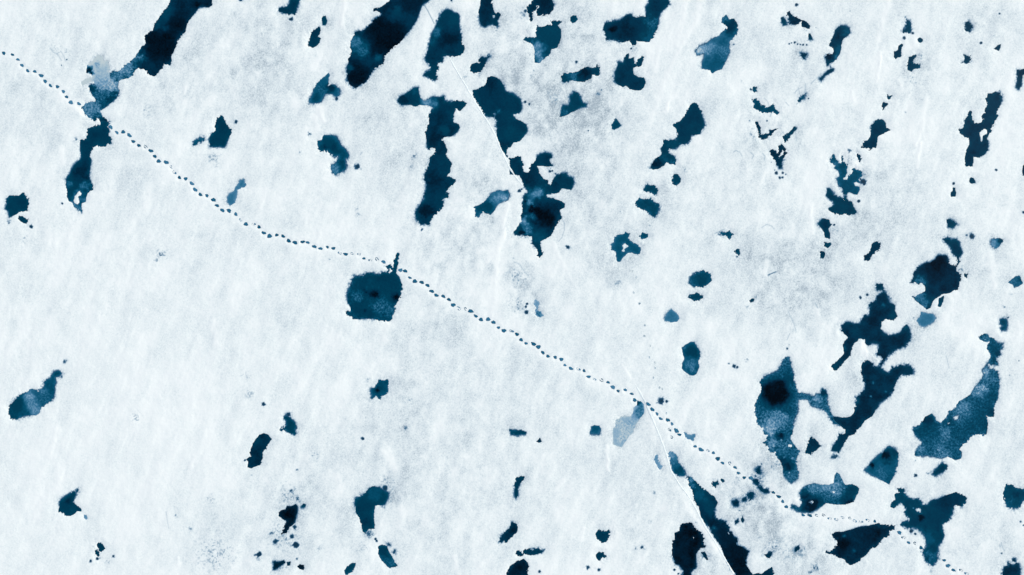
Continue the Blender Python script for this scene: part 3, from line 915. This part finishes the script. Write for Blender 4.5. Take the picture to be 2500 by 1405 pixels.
# hairline cracks: half-width amount then points
CRACK = '''
1.2 .55 1033 8 1045 28 1060 58
1.2 .25 1075 95 1092 125 1098 133
1.4 .8 1289 463 1295 475 1301 488
1.2 .3 1371 532 1378 545 1378 562 1372 580 1364 590
1.2 .3 1255 640 1268 645 1278 660 1290 675
1.4 .35 1966 205 1968 225 1960 240 1945 255
1.4 .7 1875 672 1895 664
1.4 .35 1880 285 1890 262
1.2 .3 1945 345 1942 320 1938 312
1.4 .5 1876 674 1880 671
1.2 .25 2310 870 2318 900
1.2 .25 405 1250 412 1290
1.2 .35 2445 1325 2446 1332 2452 1345
1.2 .3 1980 205 1995 190 2005 180
1.3 .3 1790 372 1797 368 1806 372 1812 382
1.3 .35 1832 372 1840 380 1836 388
1.3 .35 1862 375 1868 382 1866 392
1.3 .3 1846 300 1850 312 1848 322
1.3 .3 1866 240 1874 248 1880 262
1.3 .3 1940 228 1946 220 1958 214
1.3 .3 1918 250 1926 258
1.2 .3 1860 556 1872 548 1884 552 1890 560
1.3 .35 1990 740 1996 752
1.3 .3 1950 215 1952 228
1.3 .3 148 125 156 138 160 150
1.3 .3 122 118 130 128 140 132 150 148
1.4 .3 880 378 884 372
1.3 .3 1905 330 1912 322 1916 330
1.3 .35 1768 560 1752 568 1745 570
1.2 .3 1925 762 1938 790 1944 812
1.2 .3 1928 815 1922 830'''

rng = np.random.RandomState(7)
def vnoise(x, y, seed):
    """smooth value noise -1..1"""
    xi = np.floor(x).astype(np.int64); yi = np.floor(y).astype(np.int64)
    fx = x - xi; fy = y - yi; fx = fx*fx*(3-2*fx); fy = fy*fy*(3-2*fy)
    t = np.random.RandomState(seed).rand(257*257)
    def g(a, b): return t[((a % 257) * 257 + (b % 257))]
    a = g(xi, yi); b = g(xi+1, yi); c = g(xi, yi+1); d = g(xi+1, yi+1)
    return ((a*(1-fx)+b*fx)*(1-fy) + (c*(1-fx)+d*fx)*fy) * 2 - 1
def fbm(x, y, seed, octs=4, gain=.5):
    s = 0; a = 1; n = 0
    for k in range(octs):
        s = s + a*vnoise(x*2**k + 13.7*k, y*2**k + 7.1*k, seed+k); n += a; a *= gain
    return s/n
def sstep(a, b, v):
    t = np.clip((v-a)/(b-a), 0, 1); return t*t*(3-2*t)

polys, holes, slush, prints = {}, {}, [], []
ox = oy = 0; mode = None
for ln in DATA.strip().split('\n'):
    t = ln.split()
    if t[0] == 'T': ox, oy = float(t[1]), float(t[2])
    elif t[0] in 'PH' and len(t) == 2: mode = (t[0], t[1])
    elif t[0] == 'S':
        t = ln.replace(',', ' ').split(); slush.append((ox+float(t[1])/4, oy+float(t[2])/4, float(t[3])/4, float(t[4])))
    elif t[0] in 'FGE':
        for p in t[1:]:
            a, b = p.split(','); prints.append((ox+float(a)/4, oy+float(b)/4, t[0]))
    else:
        pts = np.array([[float(v) for v in p.split(',')] for p in t])/4 + np.array([ox, oy])
        (polys if mode[0] == 'P' else holes).setdefault(mode[1], []).append(pts)
info = {}
for ln in META.strip().split('\n'):
    k, s, lab = ln.split('|'); info[k] = (float(s), lab)
def nums(s, n):
    return [[float(v) for v in q.split()] for q in s.replace(';', '\n').strip().split('\n') if len(q.split()) == n]
blots, greys, streaks = nums(BLOT, 4), nums(GREY, 4), nums(STREAK, 6)

# ---------------------------------------------------------------- sampling grid in photo pixels: fine in view, coarse beyond
MARG = 320
gx = np.concatenate([np.arange(-MARG, 0, 8.0), np.linspace(0, W, 1601), np.arange(W+8, W+MARG+1, 8.0)])
gy = np.concatenate([np.arange(-MARG, 0, 8.0), np.linspace(0, H, 901), np.arange(H+8, H+MARG+1, 8.0)])
NX, NY = len(gx), len(gy)
X, Y = np.meshgrid(gx, gy)

def sdf(px, py, P):
    """signed distance, positive inside"""
    d = np.full(px.shape, 1e9); ins = np.zeros(px.shape, bool)
    n = len(P)
    for i in range(n):
        ax, ay = P[i]; bx, by = P[(i+1) % n]; ex, ey = bx-ax, by-ay
        L = ex*ex+ey*ey
        if L == 0: continue
        wx, wy = px-ax, py-ay
        t = np.clip((wx*ex+wy*ey)/L, 0, 1)
        d = np.minimum(d, (wx-t*ex)**2 + (wy-t*ey)**2)
        c = ((ay > py) != (by > py)) & (px < ex*(py-ay)/(ey if ey else 1e-9) + ax)
        ins ^= c
    d = np.sqrt(d)
    return np.where(ins, d, -d)

F = np.full(X.shape, -60.0)               # pond field over the whole grid
OWN = np.full(X.shape, -1, np.int32)
keys = list(polys)
jag = 1.7*fbm(X/7, Y/7, 11, 2) + 3.3*fbm(X/3.4, Y/3.4, 21, 2, .8)
rough = .35 + .95*sstep(-.4, .4, vnoise(X/38, Y/38, 31))
PAD = 60
out = np.maximum(np.maximum(-X, X-W), np.maximum(-Y, Y-H))
for ki, k in enumerate(keys):
    A = np.concatenate(polys[k]); x0, y0 = A.min(0); x1, y1 = A.max(0)
    # a pond cut by the frame goes on beyond it
    bx0 = -x1 if x0 < 0 else x0; bx1 = 2*W-x0 if x1 > W else x1
    by0 = -y1 if y0 < 0 else y0; by1 = 2*H-y0 if y1 > H else y1
    i0, i1 = np.searchsorted(gx, [bx0-PAD, bx1+PAD]); j0, j1 = np.searchsorted(gy, [by0-PAD, by1+PAD])
    i1 = min(i1+1, NX); j1 = min(j1+1, NY)
    sl_ = (slice(j0, j1), slice(i0, i1))
    px, py = X[sl_], Y[sl_]
    if x0 < 0: px = np.abs(px)
    if x1 > W: px = W-np.abs(W-px)
    if y0 < 0: py = np.abs(py)
    if y1 > H: py = H-np.abs(H-py)
    f = np.full(px.shape, -1e9)
    for P in polys[k]: f = np.maximum(f, sdf(px, py, P))
    for P in holes.get(k, []): f = np.minimum(f, -sdf(px, py, P))
    f = f - np.maximum(0, out[sl_]-150)*.8
    sz = min(x1-x0, y1-y0)
    f = f + jag[sl_]*rough[sl_]*np.clip(sz/14, .45, 1) + .35
    m = f > F[sl_]
    F[sl_] = np.where(m, f, F[sl_]); OWN[sl_] = np.where(m, ki, OWN[sl_])

# ---------------------------------------------------------------- wetness and tone of the snow
wet = np.zeros(X.shape)
def local(x, y, r):
    i0, i1 = np.searchsorted(gx, [x-r, x+r]); j0, j1 = np.searchsorted(gy, [y-r, y+r])
    return (slice(max(j0, 0), j1+1), slice(max(i0, 0), i1+1))
for (x, y, r, v) in slush:
    s = local(x, y, r*2.6)
    wob = 1 + .35*vnoise(X[s]/6, Y[s]/6, 61)
    d2 = ((X[s]-x)**2 + (Y[s]-y)**2)/(r*wob*.72)**2
    core = 1.25 if v > .55 and r < 12 else .95
    wet[s] = np.maximum(wet[s], v*core*np.exp(-d2*.8))
grain = .5 + .5*fbm(X/2.7, Y/3.3, 41, 2, .8)
shore = np.clip(-F, 0, 60)
crisp = sstep(-.25, .45, vnoise(X/60+3, Y/60, 52))          # some shores are crisp, others bleed into slush
edgew = (.34+.34*crisp)*np.exp(-shore/(1.6+5.5*crisp))
pale = np.zeros(X.shape)
for ki, k in enumerate(keys): pale[OWN == ki] = info[k][0]
edgew = edgew*(1-.75*sstep(.42, .8, pale))
WE = np.clip((edgew*2.3 - grain*1.15)/.45, 0, 1) * (.2 + .7*np.clip((edgew-.2)*2.0, 0, 1))
WS = np.clip((wet*2.3 - grain*1.0)/.5, 0, 1) * (.3 + .7*np.clip(wet*1.35, 0, 1))
speck = sstep(.12, .75, vnoise(X/3.0, Y/3.0, 45)+.5*vnoise(X/7, Y/7, 46)); WS = np.maximum(WS, np.clip(wet*2.2, 0, .95)*speck)
WET = np.maximum(WE, WS)
for ln in CRACK.strip().split('\n'):
    v = [float(q) for q in ln.split()]; hw, am = v[:2]; pts = np.array(v[2:]).reshape(-1, 2)
    for a, b in zip(pts[:-1], pts[1:]):
        c = (a+b)/2; s = local(c[0], c[1], np.hypot(*(b-a))/2+8)
        L = ((b-a)**2).sum(); t = np.clip(((X[s]-a[0])*(b-a)[0]+(Y[s]-a[1])*(b-a)[1])/L, 0, 1)
        d = np.hypot(X[s]-a[0]-t*(b-a)[0], Y[s]-a[1]-t*(b-a)[1])
        WET[s] = np.maximum(WET[s], am*np.exp(-(d/hw)**2))
# tone: 0 fresh white .. 1 grey coarse
tone = .17 + .14*fbm(X/160, Y/160, 71, 3)
cloud = fbm(X/15, Y/18, 171, 4, .6)
for (x, y, r, v) in greys:
    s = local(x, y, r*2)
    d2 = ((X[s]-x)**2+(Y[s]-y)**2)/(r*(1+.3*vnoise(X[s]/30, Y[s]/30, 81)))**2
    tone[s] += v*.34*np.exp(-d2*1.0)*(1+1.5*cloud[s])
wv = 14*fbm(X/90, Y/90, 161, 3); U = (X*.42 - Y*.91); V = (X*.91 + Y*.42) + wv                    # along / across the wind streaks
tone += .17*fbm(V/24, U/70, 91, 4, .55) + .18*fbm(X/30, Y/36, 95, 4, .6) + .07*vnoise(X/3.2, Y/3.6, 96) + .16*np.clip(fbm(X/70, Y/90, 97, 3), -.2, 1)*(.6+.4*sstep(300, 1100, X+.6*(H-Y)*0))
tone += .40*np.exp(-shore/8.0)*(.25+.75*crisp)*(.8+.5*cloud)
fresh = np.zeros(X.shape)
for (x0, y0, x1, y1, hw, am) in streaks:
    s = local((x0+x1)/2, (y0+y1)/2, math.hypot(x1-x0, y1-y0)/2+hw*4)
    L = (x1-x0)**2+(y1-y0)**2; t = np.clip(((X[s]-x0)*(x1-x0)+(Y[s]-y0)*(y1-y0))/L, 0, 1)
    d = np.hypot(X[s]-x0-t*(x1-x0)+2*vnoise(X[s]/12, Y[s]/12, 99), Y[s]-y0-t*(y1-y0))
    fresh[s] = np.maximum(fresh[s], am*np.exp(-(d/hw)**2)*(.7+.3*vnoise(X[s]/7, Y[s]/11, 98)))
tone += .75*np.clip(wet, 0, .4)*(.6+.8*cloud)
tone += .14*speck*sstep(18, 2, shore)*crisp
tone = np.clip(tone - .6*fresh, 0, 1)
tone *= 1 - .35*sstep(500, 1000, Y)*sstep(900, 300, X)

# ---------------------------------------------------------------- relief (metres)
WL = -.055                                                   # water level
und = .030*fbm(V/30, U/100, 101, 3) + .004*fbm(V/9, U/26, 105, 3) + .012*fbm(X/22, Y/26, 111, 3) + .0035*fbm(X/3.4, Y/4.2, 121, 2) + .020*fresh
base = und*sstep(2, 16, shore)
Z = WL + .05*(1-np.exp(-shore/11.0)) + base
Z = np.where(F > 0, WL - np.minimum(F*.022, .5), Z)
trail = np.full(X.shape, 1e9)
for (x, y, t) in prints:
    if t == 'E': continue
    s = local(x, y, 26); d = np.hypot(X[s]-x, Y[s]-y); trail[s] = np.minimum(trail[s], d)
dip = np.exp(-(trail/7.0)**2)
dry = F < -.5
Z = np.where(dry, Z*(1-dip) + (-.02)*dip + .003*np.exp(-((trail-10.5)/2.6)**2), Z)
tone = np.clip(tone*(1-.75*np.exp(-(trail/15)**2)), 0, 1)
edge = sstep(0, 60, MARG-out); Z = np.where(F > 0, Z, Z*edge)

def wx(px): return (px-W/2)*S
def wy(py): return (H/2-py)*S

def grid_mesh(name, verts, quads, mats, attrs):
    me = bpy.data.meshes.new(name)
    me.vertices.add(len(verts)); me.vertices.foreach_set('co', verts.astype(np.float32).ravel())
    n = len(quads)
    me.loops.add(n*4); me.loops.foreach_set('vertex_index', quads.astype(np.int32).ravel())
    me.polygons.add(n); me.polygons.foreach_set('loop_start', np.arange(0, n*4, 4, dtype=np.int32))
    me.polygons.foreach_set('loop_total', np.full(n, 4, np.int32))
    me.polygons.foreach_set('use_smooth', np.ones(n, bool))
    me.update(calc_edges=True)
    for an, av in attrs.items():
        a = me.attributes.new(an, 'FLOAT', 'POINT'); a.data.foreach_set('value', av.astype(np.float32).ravel())
    for m in mats: me.materials.append(m)
    o = bpy.data.objects.new(name, me); C.objects.link(o)
    return o

# ---------------------------------------------------------------- materials
def lin(c): return tuple((v/255/12.92 if v/255 <= .04045 else ((v/255+.055)/1.055)**2.4) for v in c)
def mat(name):
    m = bpy.data.materials.new(name); m.use_nodes = True
    return m, m.node_tree, m.node_tree.nodes['Principled BSDF']
def node(t, ty, **kw):
    n = t.nodes.new(ty)
    for k, v in kw.items(): setattr(n, k, v)
    return n
def ramp(t, stops, scale=1.0):
    r = node(t, 'ShaderNodeValToRGB'); el = r.color_ramp.elements
    while len(el) < len(stops): el.new(.5)
    for e, (p, c) in zip(el, stops):
        e.position = p; e.color = tuple(v*scale for v in lin(c)) + (1,)
    return r
def noise(t, scale, detail=3, rough=.6, coord=None, sc3=None, rot=0):
    n = node(t, 'ShaderNodeTexNoise'); n.inputs['Scale'].default_value = scale
    n.inputs['Detail'].default_value = detail; n.inputs['Roughness'].default_value = rough
    mp = node(t, 'ShaderNodeMapping'); mp.inputs['Scale'].default_value = sc3 or (1, 1, 1)
    mp.inputs['Rotation'].default_value = (0, 0, rot)
    tc = node(t, 'ShaderNodeTexCoord')
    t.links.new(tc.outputs['Object'], mp.inputs[0]); t.links.new(mp.outputs[0], n.inputs['Vector'])
    return n
def math_(t, op, a, b=None, clamp=False):
    n = node(t, 'ShaderNodeMath', operation=op, use_clamp=clamp)
    for i, v in enumerate((a, b)):
        if v is None: continue
        if isinstance(v, (int, float)): n.inputs[i].default_value = v
        else: t.links.new(v, n.inputs[i])
    return n.outputs[0]

def snow_material():
    m, t, b = mat('snow')
    a = node(t, 'ShaderNodeAttribute', attribute_name='tone'); w = node(t, 'ShaderNodeAttribute', attribute_name='wet')
    g1 = noise(t, 9.0, 4, .9, sc3=(1, .85, 1), rot=R(-20)); g2 = noise(t, 1.6, 4, .6)
    g = math_(t, 'SUBTRACT', g1.outputs['Fac'], .5)
    amp = math_(t, 'ADD', math_(t, 'MULTIPLY', a.outputs['Fac'], 3.4), .7)
    tt = math_(t, 'ADD', a.outputs['Fac'], math_(t, 'MULTIPLY', g, amp))
    tt = math_(t, 'ADD', tt, math_(t, 'MULTIPLY', math_(t, 'SUBTRACT', g2.outputs['Fac'], .5), .25), True)
    cr = ramp(t, [(0, (254, 253, 250)), (.2, (244, 246, 244)), (.5, (222, 228, 230)), (1, (172, 183, 191))], .97)
    t.links.new(tt, cr.inputs[0])
    wr = ramp(t, [(0, (150, 178, 196)), (.4, (90, 135, 165)), (.75, (20, 80, 112)), (1, (0, 50, 74))], .95)
    t.links.new(w.outputs['Fac'], wr.inputs[0])
    mx = node(t, 'ShaderNodeMix', data_type='RGBA')
    t.links.new(math_(t, 'MULTIPLY', w.outputs['Fac'], 1.6, True), mx.inputs[0])
    t.links.new(cr.outputs[0], mx.inputs[6]); t.links.new(wr.outputs[0], mx.inputs[7])
    t.links.new(mx.outputs[2], b.inputs['Base Color'])
    b.inputs['Roughness'].default_value = .75; b.inputs['Specular IOR Level'].default_value = .25
    n3 = noise(t, 14, 3, .7); bp = node(t, 'ShaderNodeBump'); bp.inputs['Strength'].default_value = .22
    bp.inputs['Distance'].default_value = .02
    t.links.new(n3.outputs['Fac'], bp.inputs['Height']); t.links.new(bp.outputs[0], b.inputs['Normal'])
    return m
def water_material(name='pond_water', attr=True, const=.5):
    m, t, b = mat(name)
    g1 = noise(t, 6.5, 5, .85); g2 = noise(t, 1.3, 3, .6)
    if attr:
        a = node(t, 'ShaderNodeAttribute', attribute_name='depth'); base_ = a.outputs['Fac']
        gr = node(t, 'ShaderNodeAttribute', attribute_name='frost'); amp = gr.outputs['Fac']
    else:
        ob = node(t, 'ShaderNodeObjectInfo')
        base_ = math_(t, 'ADD', const, math_(t, 'MULTIPLY', math_(t, 'SUBTRACT', ob.outputs['Random'], .5), .22)); amp = .35
    v = math_(t, 'ADD', base_, math_(t, 'MULTIPLY', math_(t, 'SUBTRACT', g1.outputs['Fac'], .5), math_(t, 'MULTIPLY', amp, 1.8)))
    v = math_(t, 'ADD', v, math_(t, 'MULTIPLY', math_(t, 'SUBTRACT', g2.outputs['Fac'], .5), .10), True)
    cr = ramp(t, [(0, (0, 5, 12)), (.12, (0, 33, 53)), (.2, (0, 50, 74)), (.31, (0, 63, 86)), (.42, (8, 84, 113)),
                  (.60, (56, 118, 150)), (.80, (122, 162, 190)), (.92, (172, 194, 206)), (1, (204, 213, 214))], .95)
    t.links.new(v, cr.inputs[0]); t.links.new(cr.outputs[0], b.inputs['Base Color'])
    b.inputs['Roughness'].default_value = .05; b.inputs['IOR'].default_value = 1.33
    b.inputs['Specular IOR Level'].default_value = .18
    return m
SNOW, WATER = snow_material(), water_material()

# ---------------------------------------------------------------- ground: one sheet reaching far beyond the picture
idx = np.arange(NX*NY).reshape(NY, NX)
q = np.stack([idx[1:, :-1], idx[1:, 1:], idx[:-1, 1:], idx[:-1, :-1]], -1).reshape(-1, 4)
V3 = np.stack([wx(X), wy(Y), Z], -1).reshape(-1, 3)
xa, xb, ya, yb = wx(gx[0]), wx(gx[-1]), wy(gy[-1]), wy(gy[0]); FAR = 1500.0
ring = np.array([(xa, ya, 0), (xb, ya, 0), (xb, yb, 0), (xa, yb, 0), (-FAR, -FAR, 0), (FAR, -FAR, 0), (FAR, FAR, 0), (-FAR, FAR, 0)])
nb = len(V3); rq = np.array([(4, 5, 1, 0), (5, 6, 2, 1), (6, 7, 3, 2), (7, 4, 0, 3)])+nb
ground = grid_mesh('ground', np.concatenate([V3, ring]), np.concatenate([q, rq]), [SNOW],
                   {'tone': np.concatenate([tone.ravel(), np.full(8, .15)]), 'wet': np.concatenate([WET.ravel(), np.zeros(8)])})
ground['kind'] = 'structure'; ground['label'] = 'snow covered sea ice, smooth and white in places, grey and grainy in others'

# ---------------------------------------------------------------- ponds: a body of water lying in each basin
D = np.zeros(X.shape)
for ki, k in enumerate(keys): D[OWN == ki] = info[k][0]
D = D + .09*fbm(X/22, Y/22, 131, 4, .6) + .13*np.exp(-np.clip(F, 0, 99)/3.0)
frost = .15 + .0*X
def warp(x, y, r, sd): return min(r, 20)*.95*fbm(x/(r*.9), y/(r*.9), sd, 4, .62)
for (x, y, r, v) in blots:
    s = local(x, y, r*2.4)
    d2 = ((X[s]-x + warp(X[s], Y[s], r, 141))**2 + (Y[s]-y + warp(X[s], Y[s], r, 151))**2)/(r*r)
    w = np.clip(1.3*np.exp(-d2*1.1), 0, 1) if r >= 6 else np.exp(-d2*1.2)
    D[s] = D[s]*(1-w) + v*w
    if v > .4: frost[s] = np.maximum(frost[s], w*.7)
for k in ('lead', 'paved', 'eye', 'whale', 'comet'):
    ki = keys.index(k); frost = np.where((OWN == ki), np.maximum(frost, .15 + 1.0*sstep(.24, .5, D)), frost)
D = np.clip(D, 0, 1)
lowest = WL-.30
for ki, k in enumerate(keys):
    nodes_ = (F > -2.6) & (OWN == ki)
    cell = nodes_[1:, 1:] | nodes_[1:, :-1] | nodes_[:-1, 1:] | nodes_[:-1, :-1]
    own4 = OWN[:-1, :-1] == ki
    cell &= (own4 | (F[:-1, :-1] < -2.6)) & (np.maximum.reduce([F[1:, 1:], F[1:, :-1], F[:-1, 1:], F[:-1, :-1]]) > -2.2)
    jj, ii = np.nonzero(cell)
    if len(jj) == 0: print('no cells', k); continue
    top = np.stack([idx[jj+1, ii], idx[jj+1, ii+1], idx[jj, ii+1], idx[jj, ii]], -1)
    used, inv = np.unique(top, return_inverse=True); inv = inv.reshape(-1, 4); n = len(used)
    vx, vy = wx(X.ravel()[used]), wy(Y.ravel()[used])
    cxm, cym = vx.mean(), vy.mean()
    tv = np.stack([vx-cxm, vy-cym, np.zeros(n)], -1); bv = tv.copy(); bv[:, 2] = -.5
    # side walls on the boundary edges
    e = np.concatenate([inv[:, [0, 1]], inv[:, [1, 2]], inv[:, [2, 3]], inv[:, [3, 0]]])
    key1 = e[:, 0].astype(np.int64)*n+e[:, 1]; key2 = e[:, 1].astype(np.int64)*n+e[:, 0]
    be = e[~np.isin(key1, key2)]
    side = np.stack([be[:, 1], be[:, 0], be[:, 0]+n, be[:, 1]+n], -1)
    o = grid_mesh('melt_pond', np.concatenate([tv, bv]), np.concatenate([inv, inv[:, ::-1]+n, side]), [WATER],
                  {'depth': np.tile(D.ravel()[used], 2), 'frost': np.tile(frost.ravel()[used], 2)})
    for p_ in (): pass
    o.location = (cxm, cym, WL)
    o['label'] = info[k][1]; o['category'] = 'melt pond'; o['group'] = 'melt ponds in the snow covered ice'

# ---------------------------------------------------------------- footprints
PE = water_material('print_faint', False, .97); PW = water_material('print_water', False, .54); PP = water_material('print_slush', False, .66)
def patch_mesh(name, seed, ring_=False):
    """oval lens of slush with ragged rim, 1 m = nominal print length; ring_ = only a crescent has filled"""
    r_ = random.Random(seed); n = 26; top = []; inner = []
    ph = [r_.uniform(0, 6.28) for _ in range(4)]
    for i in range(n):
        a = i/n*2*math.pi
        rad = .5*(1+.10*math.sin(2*a+ph[0])+.09*math.sin(3*a+ph[1])+.07*math.sin(5*a+ph[2])+.06*math.sin(9*a+ph[3]))
        egg = 1 + .12*math.cos(a)
        top.append((rad*math.cos(a), rad*.72*math.sin(a)*egg))
        if ring_:
            t = .62 + .22*math.sin(a+ph[0]) + .08*math.sin(4*a+ph[1])
            inner.append((top[-1][0]*t+.05, top[-1][1]*t+.04))
    vs, fs = [], []
    if not ring_:
        vs = [(x, y, 0) for x, y in top]+[(x*.86, y*.86, .012) for x, y in top]+[(x, y, -.1) for x, y in top]+[(0, 0, .014)]
        for i in range(n):
            j = (i+1) % n
            fs += [(i, j, n+j, n+i), (n+i, n+j, 3*n), (2*n+i, 2*n+j, j, i)]
        fs.append(tuple(range(3*n-1, 2*n-1, -1)))
    else:
        vs = [(x, y, 0) for x, y in top]+[(x, y, .006) for x, y in inner]+[(x, y, -.1) for x, y in top]+[(x, y, -.1) for x, y in inner]
        g0 = int(seed*5) % n
        for i in range(n):
            j = (i+1) % n
            if (i-g0) % n < 6: continue
            fs += [(i, j, n+j, n+i), (2*n+i, 2*n+j, j, i), (n+i, n+j, 3*n+j, 3*n+i), (2*n+j, 2*n+i, 3*n+i, 3*n+j)]
        vs += [(.02, -.02, .004), (.12, .02, .004), (.05, .1, .004), (.02, -.02, -.1), (.12, .02, -.1), (.05, .1, -.1)]
        b = 4*n; fs += [(b, b+1, b+2), (b, b+3, b+4, b+1), (b+1, b+4, b+5, b+2), (b+2, b+5, b+3, b)]
        for i in ((g0) % n, (g0+6) % n):
            fs.append((i, n+i, 3*n+i, 2*n+i))
    me = bpy.data.meshes.new(name); me.from_pydata(vs, [], fs); me.update(); me.materials.append(PP if ring_ and seed % 2 else PW)
    return me
FULL = [patch_mesh('footprint', s) for s in range(6)]
HALF = [patch_mesh('footprint', s, True) for s in range(10, 15)]
FAINT = patch_mesh('footprint', 31, True); FAINT.materials[0] = PE
def section(x, y):
    if x < 230: return 'in the trail at the upper left edge'
    if x < 560: return 'in the trail between the bottle-shaped and match-shaped ponds'
    if x < 770: return 'in the trail lower right of the match-shaped pond'
    if x < 950: return 'in the trail upper left of the square teal pond'
    if x < 1130: return 'in the trail just right of the square teal pond'
    if x < 1330: return 'in the trail below the pale tadpole-shaped puddle'
    if x < 1560: return 'in the trail upper left of the milky-blue pond'
    if x < 1880: return 'in the trail between the snow ridge and the long black-holed pond'
    if x < 2150: return 'in the trail under the whale-shaped blue pond'
    return 'at the lower right end of the trail'
r_ = random.Random(5)
proto = {}
faint = sorted([p for p in prints if p[2] == 'E'], key=lambda p: p[1]); prints = sorted(p for p in prints if p[2] != 'E')
nf = len(prints); prints = prints + faint
for i, (x, y, t) in enumerate(prints):
    # direction of travel from the neighbours
    lo, hi = (0, nf) if i < nf else (nf, len(prints)); a = prints[max(lo, i-4)]; b = prints[min(hi-1, i+4)]
    ang = math.atan2(-(b[1]-a[1]), b[0]-a[0]) + r_.uniform(-.35, .35)
    v = r_.randrange(6) if t == 'F' else r_.randrange(5); kind = (t, v)
    if kind not in proto:
        o = bpy.data.objects.new('footprint', FAINT if t == 'E' else (FULL if t == 'F' else HALF)[v]); proto[kind] = o
    else: o = proto[kind].copy()
    C.objects.link(o)
    s_ = r_.uniform(.25, .38) if t == 'F' else r_.uniform(.24, .32)
    o.scale = (s_, s_*r_.uniform(.88, 1.08), .5 if t == 'F' else .4)
    o.rotation_euler = (0, 0, ang + (math.pi if r_.random() < .5 else 0))
    fi = np.searchsorted(gx, x); fj = np.searchsorted(gy, y)
    zz = max(Z[fj-3:fj+4, fi-3:fi+4].mean(), WL)
    o.location = (wx(x), wy(y), zz+.008)
    if t == 'E':
        o.scale = (.20, .15, .25); o['label'] = 'very faint small footprint in the second trail running down to the snow ridge'
        o['category'] = 'footprint'; o['group'] = 'faint footprints of the second trail'; continue
    o['label'] = ('blue water-filled footprint ' if t == 'F' else 'pale half-filled footprint ') + section(x, y)
    o['category'] = 'footprint'; o['group'] = ('blue footprints ' if t == 'F' else 'pale footprints ') + section(x, y)

# ---------------------------------------------------------------- the long snow ridge, in three stretches
RS = bpy.data.materials.new('ridge_snow'); RS.use_nodes = True
b_ = RS.node_tree.nodes['Principled BSDF']; b_.inputs['Base Color'].default_value = (.86, .89, .91, 1); b_.inputs['Roughness'].default_value = .8
n_ = noise(RS.node_tree, 12, 3, .7); cr_ = ramp(RS.node_tree, [(.3, (242, 246, 245)), (.6, (251, 254, 252))], .95)
RS.node_tree.links.new(n_.outputs['Fac'], cr_.inputs[0]); RS.node_tree.links.new(cr_.outputs[0], b_.inputs['Base Color'])
def zat(x, y):
    i = min(max(int(np.searchsorted(gx, x)), 1), NX-1); j = min(max(int(np.searchsorted(gy, y)), 1), NY-1)
    return Z[j, i]
def ridge(pts, hw, h, label, seed):
    pts = np.array(pts, float); seg = np.hypot(*np.diff(pts, axis=0).T); cum = np.concatenate([[0], np.cumsum(seg)]); L = cum[-1]
    n = int(L/1.6); sl2 = np.linspace(0, L, n)
    px = np.interp(sl2, cum, pts[:, 0]); py = np.interp(sl2, cum, pts[:, 1])
    tx, ty = np.gradient(px), np.gradient(py); m_ = np.hypot(tx, ty); nx_, ny_ = -ty/m_, tx/m_
    wob = fbm(sl2/9, sl2*0+seed, 200+seed, 3); wid = hw*(1+.7*fbm(sl2/6, sl2*0+2, 210+seed, 3)); env = np.clip(np.minimum(sl2, L-sl2)/25, .05, 1)
    hh = h*(.75+.6*fbm(sl2/7, sl2*0+4, 220+seed, 3))*env
    vs = []; K = 7
    for i in range(n):
        for k in range(K):
            u = k/(K-1)*2-1
            off = u*wid[i]*env[i]**.5 + wob[i]*.6
            qx, qy = px[i]+nx_[i]*off, py[i]+ny_[i]*off
            prof = .5+.5*math.cos(math.pi*u)
            za = max(zat(px[i]-nx_[i]*wid[i], py[i]-ny_[i]*wid[i]), WL); zb = max(zat(px[i]+nx_[i]*wid[i], py[i]+ny_[i]*wid[i]), WL); z = za+(zb-za)*(u+1)/2
            vs.append((wx(qx), wy(qy), (z+.004+prof*hh[i]*r_.uniform(.5, 1.5)) if 0 < k < K-1 else z-.02))
    vs = np.array(vs); q_ = []
    for i in range(n-1):
        for k in range(K-1):
            a = i*K+k; q_.append((a, a+1, a+K+1, a+K))
        q_.append((i*K+K-1, i*K, (i+1)*K, (i+1)*K+K-1))
    o = grid_mesh('snow_ridge', vs-np.array([vs[:, 0].mean(), vs[:, 1].mean(), 0]), np.array(q_), [RS], {})
    o.location = (vs[:, 0].mean(), vs[:, 1].mean(), 0)
    o['label'] = label; o['category'] = 'snow ridge'; o['group'] = 'stretches of the long straight snow ridge'
ridge([(1095, 137), (1110, 165), (1128, 195), (1149, 230), (1161, 252), (1187, 292), (1208, 327), (1218, 354), (1241, 405), (1257, 430), (1277, 455)], 2.4, .008,
      'straight white snow ridge forming the left shore of the large upper pond', 1)
if 0: ridge([(1352, 605), (1366, 632), (1380, 660), (1395, 690), (1410, 712)], 2.4, .02, 'short faint snow ridge on open snow below the branching pond with the inky hole', 2)
ridge([(1550, 938), (1576, 983), (1598, 1035), (1612, 1070), (1625, 1103), (1639, 1150), (1658, 1183), (1682, 1213), (1703, 1250), (1722, 1288), (1742, 1318), (1762, 1352), (1779, 1380), (1796, 1410), (1812, 1440)], 2.6, .008, 'straight white snow ridge running down beside the long lane of water to the bottom edge', 3)
print('verts', NX*NY, 'ponds', len(keys), 'prints', len(prints))
